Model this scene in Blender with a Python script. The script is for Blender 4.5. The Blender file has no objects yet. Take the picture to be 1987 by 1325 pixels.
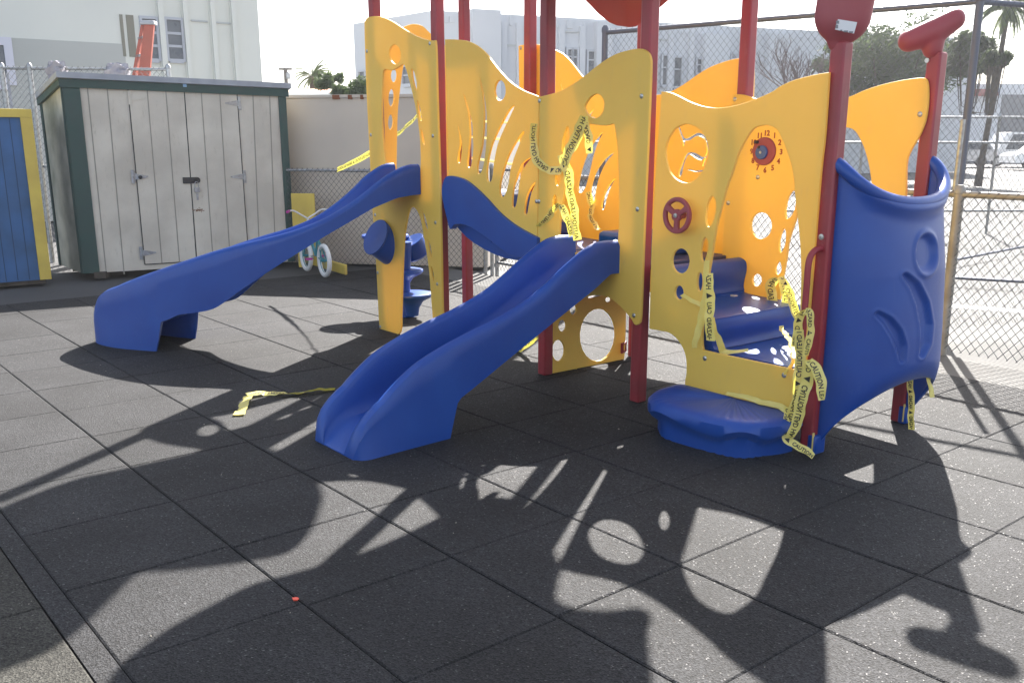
import bpy, bmesh, math, random
from mathutils import Vector, Matrix
random.seed(7)
R_ = math.radians
scene = bpy.context.scene
COL = scene.collection

# ------------------------------------------------------------------ camera
IMW, IMH = 1987.0, 1325.0
F_, PITCH, ROLL, CX, CY, CAMH = 1834.2, .2494, .001, 1009.7, 738.5, 1.5342
cam = bpy.data.cameras.new('camera'); camo = bpy.data.objects.new('camera', cam); COL.objects.link(camo)
cam.sensor_fit = 'HORIZONTAL'; cam.sensor_width = 36; cam.lens = F_ * 36 / IMW
cam.shift_x = (IMW/2 - CX) / IMW
cam.shift_y = -(IMH/2 - CY) / IMW
cam.clip_start = .05; cam.clip_end = 3000
camo.location = (0, 0, CAMH)
_c, _s = math.cos(PITCH), math.sin(PITCH)
FW = Vector((0, _c, -_s)); UP0 = Vector((0, _s, _c)); RT0 = Vector((1, 0, 0))
RT = RT0*math.cos(ROLL) + UP0*math.sin(ROLL); UPV = UP0*math.cos(ROLL) - RT0*math.sin(ROLL)
M = Matrix((RT, UPV, -FW)).transposed()
camo.rotation_euler = M.to_euler()
scene.camera = camo

# ------------------------------------------------------------------ light
SUN_AZ, SUN_EL = 73.6, 38.7          # degrees from +x, elevation
world = bpy.data.worlds.new('World'); scene.world = world; world.use_nodes = True
nt = world.node_tree; nt.nodes.clear()
sky = nt.nodes.new('ShaderNodeTexSky'); sky.sky_type = 'NISHITA'; sky.sun_disc = False
sky.sun_elevation = R_(SUN_EL); sky.sun_rotation = R_(90 - SUN_AZ)
sky.air_density = 1.0; sky.dust_density = 1.5; sky.ozone_density = 1.0
bg = nt.nodes.new('ShaderNodeBackground'); bg.inputs['Strength'].default_value = .082
wo = nt.nodes.new('ShaderNodeOutputWorld')
hs = nt.nodes.new('ShaderNodeHueSaturation'); hs.inputs['Saturation'].default_value = .55
nt.links.new(sky.outputs[0], hs.inputs['Color']); nt.links.new(hs.outputs[0], bg.inputs[0]); nt.links.new(bg.outputs[0], wo.inputs[0])
sun = bpy.data.lights.new('sun', 'SUN'); sun.energy = 5.0; sun.angle = R_(.55); sun.color = (1, .95, .88)
suno = bpy.data.objects.new('sun', sun); COL.objects.link(suno)
LDIR = Vector((math.cos(R_(SUN_AZ))*math.cos(R_(SUN_EL)), math.sin(R_(SUN_AZ))*math.cos(R_(SUN_EL)), math.sin(R_(SUN_EL))))
suno.rotation_euler = LDIR.to_track_quat('Z', 'Y').to_euler(); suno.location = LDIR*30
vs = scene.view_settings; vs.view_transform = 'Standard'; vs.look = 'None'; vs.gamma = 1; vs.use_curve_mapping = False
vs.exposure = 2.05

# ------------------------------------------------------------------ measuring helpers
C0 = Vector((0, 0, CAMH))
def ray(x, y): return FW + RT*((x-CX)/F_) - UPV*((y-CY)/F_)
def gz(x, y, z=0):
    d = ray(x, y); return C0 + d*((z-CAMH)/d.z)
def proj(X):
    d = Vector(X) - C0; w = d.dot(FW); return (CX+F_*d.dot(RT)/w, CY-F_*d.dot(UPV)/w)
TH = R_(-51.2)
EV = Vector((math.cos(TH), math.sin(TH), 0)); NV = Vector((-math.sin(TH), math.cos(TH), 0)); ZV = Vector((0, 0, 1))
O2 = gz(1058, 726)
def W(s, t, z): return O2 + EV*s + NV*t + ZV*z          # the climbing frame's own axes
D1, D2, DB = .868, 1.214, .855
SS = [-D1-D2, -D2, 0, D1, D1+D2]
class Pl:
    """vertical plane through p along d; u along d, z up, off towards the viewer's side"""
    def __init__(s, p, d):
        s.p = Vector((p[0], p[1], 0)); s.d = Vector((d[0], d[1], 0)).normalized()
        s.n = s.d.cross(ZV)
        if s.n.dot(C0 - s.p) < 0: s.n = -s.n
    def uv(s, x, y):
        r = ray(x, y); k = (s.p - C0).dot(s.n)/r.dot(s.n); q = C0 + r*k
        return ((q - s.p).dot(s.d), q.z)
    def w(s, u, z, off=0): return s.p + s.d*u + ZV*z + s.n*off
def plt(t): return Pl(W(0, t, 0), EV)       # planes parallel to the front of the frame
def pls(s): return Pl(W(s, 0, 0), NV)       # planes across it

# ------------------------------------------------------------------ materials
def mat(name, col, rough=.5, metal=0, noise=None, bump=0, bscale=200, trans=0, spec=.5, emit=None, coat=0, nscale=6, ndetail=4, tcol=None, scuff=None):
    m = bpy.data.materials.new(name); m.use_nodes = True; t = m.node_tree; N = t.nodes; Lk = t.links
    b = N['Principled BSDF']; b.inputs['Roughness'].default_value = rough; b.inputs['Metallic'].default_value = metal
    b.inputs['Specular IOR Level'].default_value = spec
    if coat: b.inputs['Coat Weight'].default_value = coat; b.inputs['Coat Roughness'].default_value = .15
    tc = N.new('ShaderNodeTexCoord')
    c4 = (*col, 1); b.inputs['Base Color'].default_value = c4
    src = None
    if noise:
        nz = N.new('ShaderNodeTexNoise'); nz.inputs['Scale'].default_value = nscale; nz.inputs['Detail'].default_value = ndetail
        Lk.new(tc.outputs['Object'], nz.inputs['Vector'])
        r = N.new('ShaderNodeValToRGB'); r.color_ramp.elements[0].position = .35; r.color_ramp.elements[1].position = .68
        r.color_ramp.elements[0].color = (*noise, 1); r.color_ramp.elements[1].color = c4
        Lk.new(nz.outputs['Fac'], r.inputs[0]); Lk.new(r.outputs[0], b.inputs['Base Color']); src = r.outputs[0]
        rr = N.new('ShaderNodeMapRange'); rr.inputs['To Min'].default_value = min(1, rough+.12); rr.inputs['To Max'].default_value = max(.05, rough-.05)
        Lk.new(nz.outputs['Fac'], rr.inputs[0]); Lk.new(rr.outputs[0], b.inputs['Roughness'])
    if scuff:
        mp = N.new('ShaderNodeMapping'); mp.inputs['Scale'].default_value = (9, 9, 2.2); mp.inputs['Rotation'].default_value = (.3, .5, .4); Lk.new(tc.outputs['Object'], mp.inputs[0])
        ns = N.new('ShaderNodeTexNoise'); ns.inputs['Scale'].default_value = 3.0; ns.inputs['Detail'].default_value = 9; ns.inputs['Roughness'].default_value = .72; Lk.new(mp.outputs[0], ns.inputs['Vector'])
        rs = N.new('ShaderNodeValToRGB'); rs.color_ramp.elements[0].position = .58; rs.color_ramp.elements[1].position = .74; Lk.new(ns.outputs['Fac'], rs.inputs[0])
        mf = N.new('ShaderNodeMath'); mf.operation = 'MULTIPLY'; mf.inputs[1].default_value = scuff[1]; Lk.new(rs.outputs[0], mf.inputs[0])
        mxx = N.new('ShaderNodeMix'); mxx.data_type = 'RGBA'; Lk.new(mf.outputs[0], mxx.inputs[0]); mxx.inputs[7].default_value = (*scuff[0], 1)
        if src: Lk.new(src, mxx.inputs[6])
        else: mxx.inputs[6].default_value = c4
        Lk.new(mxx.outputs[2], b.inputs['Base Color'])
    if bump:
        n2 = N.new('ShaderNodeTexNoise'); n2.inputs['Scale'].default_value = bscale; n2.inputs['Detail'].default_value = 3
        Lk.new(tc.outputs['Object'], n2.inputs['Vector'])
        bp = N.new('ShaderNodeBump'); bp.inputs['Strength'].default_value = bump; bp.inputs['Distance'].default_value = .002
        Lk.new(n2.outputs['Fac'], bp.inputs['Height']); Lk.new(bp.outputs[0], b.inputs['Normal'])
    if trans:
        tr = N.new('ShaderNodeBsdfTranslucent'); tr.inputs[0].default_value = (*(tcol or col), 1)
        mx = N.new('ShaderNodeMixShader'); mx.inputs[0].default_value = trans
        Lk.new(b.outputs[0], mx.inputs[1]); Lk.new(tr.outputs[0], mx.inputs[2]); Lk.new(mx.outputs[0], N['Material Output'].inputs[0])
    if emit: b.inputs['Emission Color'].default_value = (*emit, 1); b.inputs['Emission Strength'].default_value = 1
    return m
YEL = mat('yellow_plastic', (.93, .64, .12), .45, noise=(.88, .59, .105), bump=.12, bscale=500, trans=.17, tcol=(1, .68, .13), nscale=2.5, scuff=((.62, .46, .2), .35))
YEL2 = mat('pale_yellow_edge', (.75, .6, .2), .5)
RED = mat('red_paint', (.36, .032, .045), .34, noise=(.24, .03, .042), bump=.1, bscale=300, nscale=4, scuff=((.42, .12, .12), .4))
REDP = mat('red_plastic', (.32, .055, .07), .45, bump=.15, bscale=400, trans=.02, tcol=(.7, .08, .06))
BLU = mat('blue_plastic', (.003, .052, .30), .30, noise=(.005, .068, .35), bump=.35, bscale=420, trans=.05, tcol=(.02, .1, .7), nscale=3.5, ndetail=6, scuff=((.05, .11, .36), .30))
BLUD = mat('blue_coated_deck', (.02, .035, .14), .45, noise=(.03, .05, .16), bump=.4, bscale=160)
STEEL = mat('bolt_steel', (.5, .5, .5), .3, 1)
GALV = mat('galvanised_steel', (.42, .44, .46), .42, .75, noise=(.3, .3, .3), nscale=30)
WIRE = mat('fence_wire', (.09, .095, .105), .6, .2)
DPOLE = mat('dark_pole', (.12, .13, .17), .5, .4)
POLEY = mat('weathered_pole', (.33, .32, .30), .5, .3, noise=(.25, .23, .20), nscale=9)
CREAM = mat('cream_board', (.64, .59, .50), .7, noise=(.50, .455, .385), bump=.25, bscale=60, nscale=2.2, ndetail=8, scuff=((.30, .26, .20), .5))
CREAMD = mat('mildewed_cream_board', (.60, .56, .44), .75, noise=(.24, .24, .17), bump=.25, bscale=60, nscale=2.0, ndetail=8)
GREEN = mat('dark_green_trim', (.03, .062, .055), .6, noise=(.03, .07, .06), nscale=8)
GROOVE = mat('groove_dark', (.30, .28, .24), .9)
GAP = mat('door_gap', (.04, .04, .04), .9)
ROOFG = mat('grey_roof_metal', (.36, .38, .42), .55, noise=(.28, .3, .34))
BLACK = mat('black_iron', (.02, .02, .022), .45)
BLUEP = mat('worn_blue_paint', (.035, .12, .30), .6, noise=(.03, .09, .2), bump=.3, bscale=60, nscale=3, ndetail=8)
BLUEG = mat('blue_groove', (.02, .06, .13), .8)
YPAINT = mat('worn_yellow_paint', (.66, .50, .09), .6, noise=(.55, .40, .08), bump=.3, bscale=60, nscale=4, ndetail=8)
TAPE = mat('tape_film', (.90, .79, .27), .28, trans=.24, tcol=(1, .90, .12), noise=(.84, .72, .22), nscale=14)
INK = mat('tape_ink', (.02, .02, .02), .5)
WALLM = mat('tan_steel_wall', (.58, .52, .44), .65, noise=(.50, .45, .39), nscale=1.2, ndetail=6)
WHITEB = mat('cream_stucco', (.70, .71, .66), .9, noise=(.64, .65, .61), nscale=.5, ndetail=6)
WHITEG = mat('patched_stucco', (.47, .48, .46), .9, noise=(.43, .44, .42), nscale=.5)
STUCC = mat('white_stucco', (.56, .58, .62), .9, noise=(.51, .53, .57), nscale=.3, ndetail=6)
GLASS = mat('dull_window', (.10, .115, .14), .25, noise=(.16, .17, .19), nscale=3)
FRAMEW = mat('window_frame', (.45, .47, .52), .6)
TRIMG = mat('stucco_reveal', (.45, .47, .48), .9)
LEAF = mat('leaf_green', (.05, .075, .035), .5, noise=(.03, .048, .025), trans=.3, tcol=(.12, .17, .06), nscale=1.5)
LEAFD = mat('leaf_dull_green', (.05, .075, .035), .5, noise=(.03, .05, .025), trans=.3, tcol=(.12, .18, .06), nscale=1.5)
PALM = mat('palm_leaf', (.07, .10, .035), .5, trans=.3, tcol=(.18, .24, .06))
BARK = mat('bark', (.10, .08, .065), .9, noise=(.06, .05, .04), nscale=8)
TWIG = mat('bare_twig', (.12, .09, .09), .9)
TILE_RED = mat('terracotta_roof', (.42, .17, .10), .8)
AWN = mat('dark_red_awning', (.20, .03, .03), .7)
BRICKR = mat('red_brown_wall', (.19, .07, .06), .8)
GREYD = mat('roller_door', (.12, .13, .15), .6)
PBLUE = mat('pale_blue_paint', (.25, .42, .62), .7)
ORANGE = mat('orange_fibreglass', (.40, .10, .07), .5, noise=(.34, .1, .07), nscale=6)
CLOTH = mat('grey_cloth', (.36, .35, .38), .95, bump=.6, bscale=40, noise=(.26, .25, .29), nscale=14)
SLAT = mat('privacy_slat', (.50, .50, .54), .6, noise=(.36, .36, .40), nscale=5)
TEAL = mat('teal_frame', (.02, .20, .24), .3, coat=.4)
WHITE = mat('white_rubber', (.70, .70, .68), .6)
PINK = mat('pink_plastic', (.45, .03, .28), .45)
CARW = mat('car_paint', (.55, .56, .58), .25, coat=.6)
CARD = mat('car_glass', (.03, .035, .045), .1)
TYRE = mat('tyre', (.02, .02, .02), .8)
REDL = mat('tail_light', (.5, .02, .02), .3)
DKRED = mat('clock_numeral_paint', (.30, .03, .02), .6)
LABELW = mat('label_paper', (.72, .72, .74), .5)
LABELG = mat('label_print', (.22, .22, .24), .6)
CHIP = mat('orange_chip', (.75, .09, .05), .6)
PAPER = mat('paper_scrap', (.6, .6, .6), .8)

# ------------------------------------------------------------------ mesh helpers
def link(name, me, parent=None):
    o = bpy.data.objects.new(name, me); COL.objects.link(o)
    if parent is not None: o.parent = parent
    return o
def tag(o, label=None, cat=None, group=None, kind=None):
    if label: o['label'] = label
    if cat: o['category'] = cat
    if group: o['group'] = group
    if kind: o['kind'] = kind
    return o
def thing(name, label, cat, group=None, loc=(0, 0, 0)):
    o = bpy.data.objects.new(name, None); COL.objects.link(o); o.empty_display_size = .1
    return tag(o, label, cat, group)
class MB:
    def __init__(s): s.v = []; s.f = []
    def add(s, vs, fs):
        k = len(s.v); s.v += [tuple(v) for v in vs]; s.f += [tuple(i+k for i in f) for f in fs]
    def quad(s, a, b, c, d): s.add([a, b, c, d], [(0, 1, 2, 3)])
    def hexa(s, p):   # p: 8 points, bottom 4 then top 4
        s.add(p, [(0, 3, 2, 1), (4, 5, 6, 7), (0, 1, 5, 4), (1, 2, 6, 5), (2, 3, 7, 6), (3, 0, 4, 7)])
    def box(s, o, ax, ay, az):      # corner and three edge vectors
        o = Vector(o); s.hexa([o, o+ax, o+ax+ay, o+ay, o+az, o+ax+az, o+ax+ay+az, o+ay+az])
    def pbox(s, P, u0, u1, z0, z1, f=.02, b=0):  # a box on a Pl plane: front at +f, back at b
        s.hexa([P.w(u0, z0, f), P.w(u1, z0, f), P.w(u1, z0, b), P.w(u0, z0, b), P.w(u0, z1, f), P.w(u1, z1, f), P.w(u1, z1, b), P.w(u0, z1, b)])
    def pquad(s, P, q, f=.02, b=0):             # arbitrary quad in (u,z) extruded
        s.hexa([P.w(*q[0], f), P.w(*q[1], f), P.w(*q[1], b), P.w(*q[0], b), P.w(*q[3], f), P.w(*q[2], f), P.w(*q[2], b), P.w(*q[3], b)])
    def tube(s, pts, r, n=8, cap=True, closed=False):
        pts = [Vector(p) for p in pts]; m = len(pts)
        rr = r if isinstance(r, (list, tuple)) else [r]*m
        vs = []; prev = None
        for i, p in enumerate(pts):
            if closed: d = pts[(i+1) % m] - pts[i-1]
            else: d = pts[min(i+1, m-1)] - pts[max(i-1, 0)]
            d.normalize()
            if prev is None:
                a = d.orthogonal().normalized()
            else:
                a = (prev - d*prev.dot(d)); a = a.normalized() if a.length > 1e-6 else d.orthogonal().normalized()
            prev = a; b = d.cross(a)
            for k in range(n):
                th = 2*math.pi*k/n; vs.append(p + (a*math.cos(th) + b*math.sin(th))*rr[i])
        fs = []
        for i in range(m if closed else m-1):
            for k in range(n):
                j = (i+1) % m
                fs.append((i*n+k, i*n+(k+1) % n, j*n+(k+1) % n, j*n+k))
        if cap and not closed:
            fs.append(tuple(range(n))[::-1]); fs.append(tuple((m-1)*n+k for k in range(n)))
        s.add(vs, fs)
    def lathe(s, o, prof, n=24, axis=ZV, sx=None):
        ax = Vector(axis).normalized(); a = ax.orthogonal().normalized(); b = ax.cross(a); o = Vector(o)
        vs = []; m = len(prof)
        for (r, h) in prof:
            for k in range(n):
                th = 2*math.pi*k/n; vs.append(o + ax*h + (a*math.cos(th)+b*math.sin(th))*r)
        fs = [(i*n+k, i*n+(k+1) % n, (i+1)*n+(k+1) % n, (i+1)*n+k) for i in range(m-1) for k in range(n)]
        fs.append(tuple(range(n))[::-1]); fs.append(tuple((m-1)*n+k for k in range(n)))
        s.add(vs, fs)
    def build(s, name, m, parent=None, smooth=False, bevel=0, recalc=True, origin=None):
        me = bpy.data.meshes.new(name); me.from_pydata(s.v, [], s.f); me.materials.append(m)
        if recalc or bevel:
            bm = bmesh.new(); bm.from_mesh(me)
            if recalc: bmesh.ops.recalc_face_normals(bm, faces=bm.faces)
            bm.to_mesh(me); bm.free()
        o = link(name, me, parent)
        if smooth:
            for p in me.polygons: p.use_smooth = True
            if smooth != 'full': me.set_sharp_from_angle(angle=R_(40))
        if bevel:
            md = o.modifiers.new('bevel', 'BEVEL'); md.width = bevel; md.segments = 2; md.limit_method = 'ANGLE'
            for p in me.polygons: p.use_smooth = True
            me.set_sharp_from_angle(angle=R_(50))
        return o

def smooth2(pts, sub=5):
    """closed Catmull-Rom through pts; a point with a third entry is a sharp corner"""
    P = [(p[0], p[1]) for p in pts]; cor = [len(p) > 2 for p in pts]; n = len(P); out = []
    for i in range(n):
        p1, p2 = P[i], P[(i+1) % n]
        p0 = p1 if cor[i] else P[i-1]
        p3 = p2 if cor[(i+1) % n] else P[(i+2) % n]
        st = 1 if (cor[i] and cor[(i+1) % n]) else sub
        for k in range(st):
            t = k/st; t2 = t*t; t3 = t2*t
            out.append(tuple(.5*((2*p1[a]) + (-p0[a]+p2[a])*t + (2*p0[a]-5*p1[a]+4*p2[a]-p3[a])*t2 + (-p0[a]+3*p1[a]-3*p2[a]+p3[a])*t3) for a in (0, 1)))
    return out
def smooth_open(pts, sub=6):
    out = []; n = len(pts)
    for i in range(n-1):
        p0 = pts[max(i-1, 0)]; p1 = pts[i]; p2 = pts[i+1]; p3 = pts[min(i+2, n-1)]
        for k in range(sub):
            t = k/sub; t2 = t*t; t3 = t2*t
            out.append(tuple(.5*((2*p1[a]) + (-p0[a]+p2[a])*t + (2*p0[a]-5*p1[a]+4*p2[a]-p3[a])*t2 + (-p0[a]+3*p1[a]-3*p2[a]+p3[a])*t3) for a in range(len(p1))))
    out.append(tuple(pts[-1])); return out
def ell(x, y, rx, ry, rot=0, n=20):
    c, s = math.cos(R_(rot)), math.sin(R_(rot))
    return [(x + rx*math.cos(2*math.pi*k/n)*c - ry*math.sin(2*math.pi*k/n)*s, y + rx*math.cos(2*math.pi*k/n)*s + ry*math.sin(2*math.pi*k/n)*c) for k in range(n)]
def curve2mesh(cu):
    tmp = bpy.data.objects.new('tmp', cu); COL.objects.link(tmp)
    dg = bpy.context.evaluated_depsgraph_get(); dg.update()
    me = bpy.data.meshes.new_from_object(tmp.evaluated_get(dg)); bpy.data.objects.remove(tmp); return me
def flat(name, P, loops, thick, m, parent, edge=.003, off=0):
    """board cut from sheet on plane P: loops are (u,z) outlines, first one outer, rest cut out; front face at off"""
    cu = bpy.data.curves.new(name, 'CURVE'); cu.dimensions = '2D'; cu.fill_mode = 'BOTH'
    cu.extrude = thick/2 - edge; cu.bevel_depth = edge; cu.bevel_resolution = 1; cu.offset = -edge
    for L in loops:
        sp = cu.splines.new('POLY'); sp.points.add(len(L)-1)
        for i, q in enumerate(L): sp.points[i].co = (q[0], q[1], 0, 1)
        sp.use_cyclic_u = True
    me = curve2mesh(cu); bpy.data.curves.remove(cu)
    for v in me.vertices:
        u, z, w = v.co; v.co = P.w(u, z, off - thick/2 + w)
    me.materials.clear(); me.materials.append(m)
    for p in me.polygons: p.material_index = 0; p.use_smooth = False
    bm = bmesh.new(); bm.from_mesh(me); bmesh.ops.remove_doubles(bm, verts=bm.verts, dist=1e-5); bmesh.ops.recalc_face_normals(bm, faces=bm.faces); bm.to_mesh(me); bm.free()
    me.name = name
    return link(name, me, parent)
def board(name, P, outline, holes, m, parent, thick=.019, sub=5):
    loops = [[P.uv(*q) for q in smooth2(outline, sub)]] + [[P.uv(*q) for q in (h if len(h) == 20 and all(len(a) == 2 for a in h) else smooth2(h, sub))] for h in holes]
    return flat(name, P, loops, thick, m, parent)
def bolts(P, parent, px, off=.0):
    for x, y in px:
        u, z = P.uv(x, y); b = MB()
        b.lathe(P.w(u, z, off-.002), [(.0135, 0), (.0135, .004), (.010, .007), (.0045, .0075), (.0045, .003)], 16, P.n)
        b.build('bolt', STEEL, parent, smooth=True)
def text_mesh(s, size, offset=.0, extr=0):
    cu = bpy.data.curves.new('t', 'FONT'); cu.body = s; cu.size = size; cu.offset = offset; cu.extrude = extr; cu.align_x = 'LEFT'
    cu.resolution_u = 2
    me = curve2mesh(cu); bpy.data.curves.remove(cu); return me

# ------------------------------------------------------------------ ground
YAW = -.8787
TA = Vector((math.cos(YAW), math.sin(YAW), 0)); TB = Vector((-math.sin(YAW), math.cos(YAW), 0)); T0 = Vector((-2.374, 3.957, 0)); TS = .61
def T(u, v, z=0): return T0 + TA*(u*TS) + TB*(v*TS) + ZV*z
def rubber(name, base, seed_attr=True):
    m = bpy.data.materials.new(name); m.use_nodes = True; t = m.node_tree; N = t.nodes; Lk = t.links; b = N['Principled BSDF']
    tc = N.new('ShaderNodeTexCoord'); geo = N.new('ShaderNodeNewGeometry')
    n1 = N.new('ShaderNodeTexVoronoi'); n1.inputs['Scale'].default_value = 170; Lk.new(tc.outputs['Object'], n1.inputs['Vector'])
    n2 = N.new('ShaderNodeTexNoise'); n2.inputs['Scale'].default_value = 2.2; n2.inputs['Detail'].default_value = 6; Lk.new(tc.outputs['Object'], n2.inputs['Vector'])
    n3 = N.new('ShaderNodeTexNoise'); n3.inputs['Scale'].default_value = 110; n3.inputs['Detail'].default_value = 3; Lk.new(tc.outputs['Object'], n3.inputs['Vector'])
    a = N.new('ShaderNodeMath'); a.operation = 'MULTIPLY_ADD'; a.inputs[1].default_value = 1.3; a.inputs[2].default_value = .30; Lk.new(n2.outputs['Fac'], a.inputs[0])
    c = N.new('ShaderNodeMath'); c.operation = 'MULTIPLY_ADD'; c.inputs[1].default_value = .28; c.inputs[2].default_value = .86; Lk.new(geo.outputs['Random Per Island'], c.inputs[0])
    d = N.new('ShaderNodeMath'); d.operation = 'MULTIPLY'; Lk.new(a.outputs[0], d.inputs[0]); Lk.new(c.outputs[0], d.inputs[1])
    sp = N.new('ShaderNodeSeparateColor'); Lk.new(n1.outputs['Color'], sp.inputs[0])
    g = N.new('ShaderNodeMath'); g.operation = 'MULTIPLY_ADD'; g.inputs[1].default_value = 1.5; g.inputs[2].default_value = .30; Lk.new(sp.outputs[0], g.inputs[0])
    h = N.new('ShaderNodeMath'); h.operation = 'MULTIPLY'; Lk.new(d.outputs[0], h.inputs[0]); Lk.new(g.outputs[0], h.inputs[1])
    gt = N.new('ShaderNodeMath'); gt.operation = 'GREATER_THAN'; gt.inputs[1].default_value = .982; Lk.new(sp.outputs[1], gt.inputs[0])
    gm = N.new('ShaderNodeMath'); gm.operation = 'MULTIPLY_ADD'; gm.inputs[1].default_value = .25; Lk.new(gt.outputs[0], gm.inputs[0]); Lk.new(h.outputs[0], gm.inputs[2])  # sparkle glints of the rare cells, partly painted into the base colour
    mx = N.new('ShaderNodeVectorMath'); mx.operation = 'SCALE'; mx.inputs[0].default_value = base; Lk.new(gm.outputs[0], mx.inputs['Scale'])
    Lk.new(mx.outputs[0], b.inputs['Base Color'])
    rg = N.new('ShaderNodeMath'); rg.operation = 'MULTIPLY_ADD'; rg.inputs[1].default_value = -.34; rg.inputs[2].default_value = .8; Lk.new(gt.outputs[0], rg.inputs[0]); Lk.new(rg.outputs[0], b.inputs['Roughness']); b.inputs['Specular IOR Level'].default_value = .25
    bp = N.new('ShaderNodeBump'); bp.inputs['Strength'].default_value = .7; bp.inputs['Distance'].default_value = .003
    ad = N.new('ShaderNodeMath'); ad.operation = 'ADD'; Lk.new(n3.outputs['Fac'], ad.inputs[0]); Lk.new(n1.outputs['Distance'], ad.inputs[1])
    Lk.new(ad.outputs[0], bp.inputs['Height']); Lk.new(bp.outputs[0], b.inputs['Normal'])
    return m
RUB = rubber('rubber_tile', (.0222, .0222, .0240))
RUBW = rubber('rubber_tile_brown', (.031, .030, .026))
def concrete(name, c1, c2):
    m = mat(name, c1, .85, noise=c2, nscale=.8, ndetail=8, bump=.4, bscale=120); return m
CONC = concrete('pale_concrete', (.115, .114, .112), (.088, .087, .085))
ASPH = concrete('dark_asphalt', (.075, .075, .078), (.055, .055, .058))
STRIPM = mat('edge_strip_rubber', (.030, .030, .030), .8, noise=(.022, .022, .022), bump=.4, bscale=150)
LINEP = mat('line_paint', (.72, .72, .70), .7)
def sheet(name, pts, m, z):
    b = MB(); b.add([Vector((p[0], p[1], z)) for p in pts], [tuple(range(len(pts)))]); return tag(b.build(name, m), kind='structure')
sheet('ground', [(-1500, -60), (1500, -60), (1500, 1800), (-1500, 1800)], CONC, -.045)
sheet('asphalt', [T(-40, -30), T(-9.05, -30), T(-9.05, 9.6), T(-40, 9.6)], ASPH, -.030)
sheet('subbase', [T(-9.05, -14), T(20, -14), T(20, 9.02), T(-9.05, 9.02)], ASPH, -.026)
# rubber paving: every slab is a low bevelled block in one sheet
def paving(name, u0, u1, v0, v1, m):
    b = MB(); rnd = random.Random(3)
    for v in range(v0, v1):
        sh = (v % 2)*.0 + rnd.uniform(-.04, .04) * 1.2
        for u in range(u0, u1):
            g = .0026 + rnd.uniform(0, .0016); z = rnd.uniform(-.0012, .0012); k = .006
            ua, ub, va, vb = u*TS + g*.4 + sh*TS*.5, (u+1)*TS - g*.2 + sh*TS*.5, v*TS + g, (v+1)*TS - g*.6
            def q(a, c, zz): return T0 + TA*a + TB*c + ZV*zz
            b.add([q(ua, va, -.024), q(ub, va, -.024), q(ub, vb, -.024), q(ua, vb, -.024),
                   q(ua, va, z-.004), q(ub, va, z-.004), q(ub, vb, z-.004), q(ua, vb, z-.004),
                   q(ua+k, va+k, z), q(ub-k, va+k, z), q(ub-k, vb-k, z), q(ua+k, vb-k, z)],
                  [(0, 1, 5, 4), (1, 2, 6, 5), (2, 3, 7, 6), (3, 0, 4, 7), (4, 5, 9, 8), (5, 6, 10, 9), (6, 7, 11, 10), (7, 4, 8, 11), (8, 9, 10, 11)])
    return tag(b.build(name, m, recalc=False), kind='structure')
paving('rubber_paving', -9, 16, 0, 9, RUB)
b = MB(); b.box(T(-9, -.133, -.024), TA*(25*TS), TB*(.131*TS), ZV*.0225); tag(b.build('edging_strip', RUB), kind='structure')
b = MB()
T0k = T0.copy(); T0 = T0 - TB*(.138*TS) + TA*.05
paving('side_paving', -9, 16, -5, 0, RUBW); T0 = T0k
b = MB(); b.box(T(-9, 9.02, -.04), TA*(25*TS), TB*(.98*TS), ZV*.03); tag(b.build('fence_kerb', CONC), kind='structure')

# ------------------------------------------------------------------ the climbing frame
FR = thing('play_structure', 'large yellow, red and blue plastic climbing frame with two slides, wrapped in caution tape', 'play structure')
TOPZ = [3.30, 3.30, 2.50, 2.50, 1.97]
def post(s, t, zt):
    w = .038; b = MB(); b.hexa([W(s-w, t-w, 0), W(s+w, t-w, 0), W(s+w, t+w, 0), W(s-w, t+w, 0), W(s-w, t-w, zt), W(s+w, t-w, zt), W(s+w, t+w, zt), W(s-w, t+w, zt)])
    return b.build('post', RED, FR, bevel=.011)
for t in (0, DB):
    for i, s in enumerate(SS): post(s, t, TOPZ[i])

PF = plt(-.06); PB = plt(DB-.06); PB2 = plt(DB+.06)
c_ = 'c'
# front left tall panel with doorway and arched legs
A = board('doorway_panel', PF, [(707, 60), (709, 40), (718, 33), (737, 33), (760, 42), (785, 58), (808, 71), (828, 78), (840, 80), (845, 90), (848, 200), (852, 320), (855, 450), (858, 600), (862, 664), (858, 672), (850, 672), (844, 662), (839, 610), (836, 572), (831, 515), (822, 458), (816, 427), (809, 409), (800, 402), (793, 409), (788, 431), (784, 458), (781, 504), (778, 600), (777, 638), (771, 649), (755, 650), (740, 645), (736, 634), (731, 540), (727, 470), (722, 400), (717, 300), (711, 180)],
          [ell(766, 106, 11.5, 19, -4), [(744, 137), (760, 137), (772, 131), (781, 125), (787, 133), (797, 169), (808, 220), (814, 266), (816, 308), (815, 335), (812, 340, c_), (750, 340, c_), (746, 305), (741.5, 257), (740, 211), (741, 169)],
           [(798, 134), (803, 140), (808, 160), (808, 177), (803, 168), (799, 150)], [(809, 195), (815, 210), (818, 230), (816, 235), (812, 222)], [(816, 249), (821, 262), (823, 281), (819, 272)],
           [(818, 409), (824, 418), (829, 438), (829, 450), (823, 438), (819, 420)], [(829, 465), (834, 473), (837, 490), (837, 501), (832, 487)], [(836, 516), (840, 526), (842, 540), (841, 547), (837, 532)]], YEL, FR)
bolts(PF, A, [(712, 100), (834, 85), (719.5, 262), (840, 264), (728, 417), (845, 432), (733, 529), (848.6, 551), (738, 634)])
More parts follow.
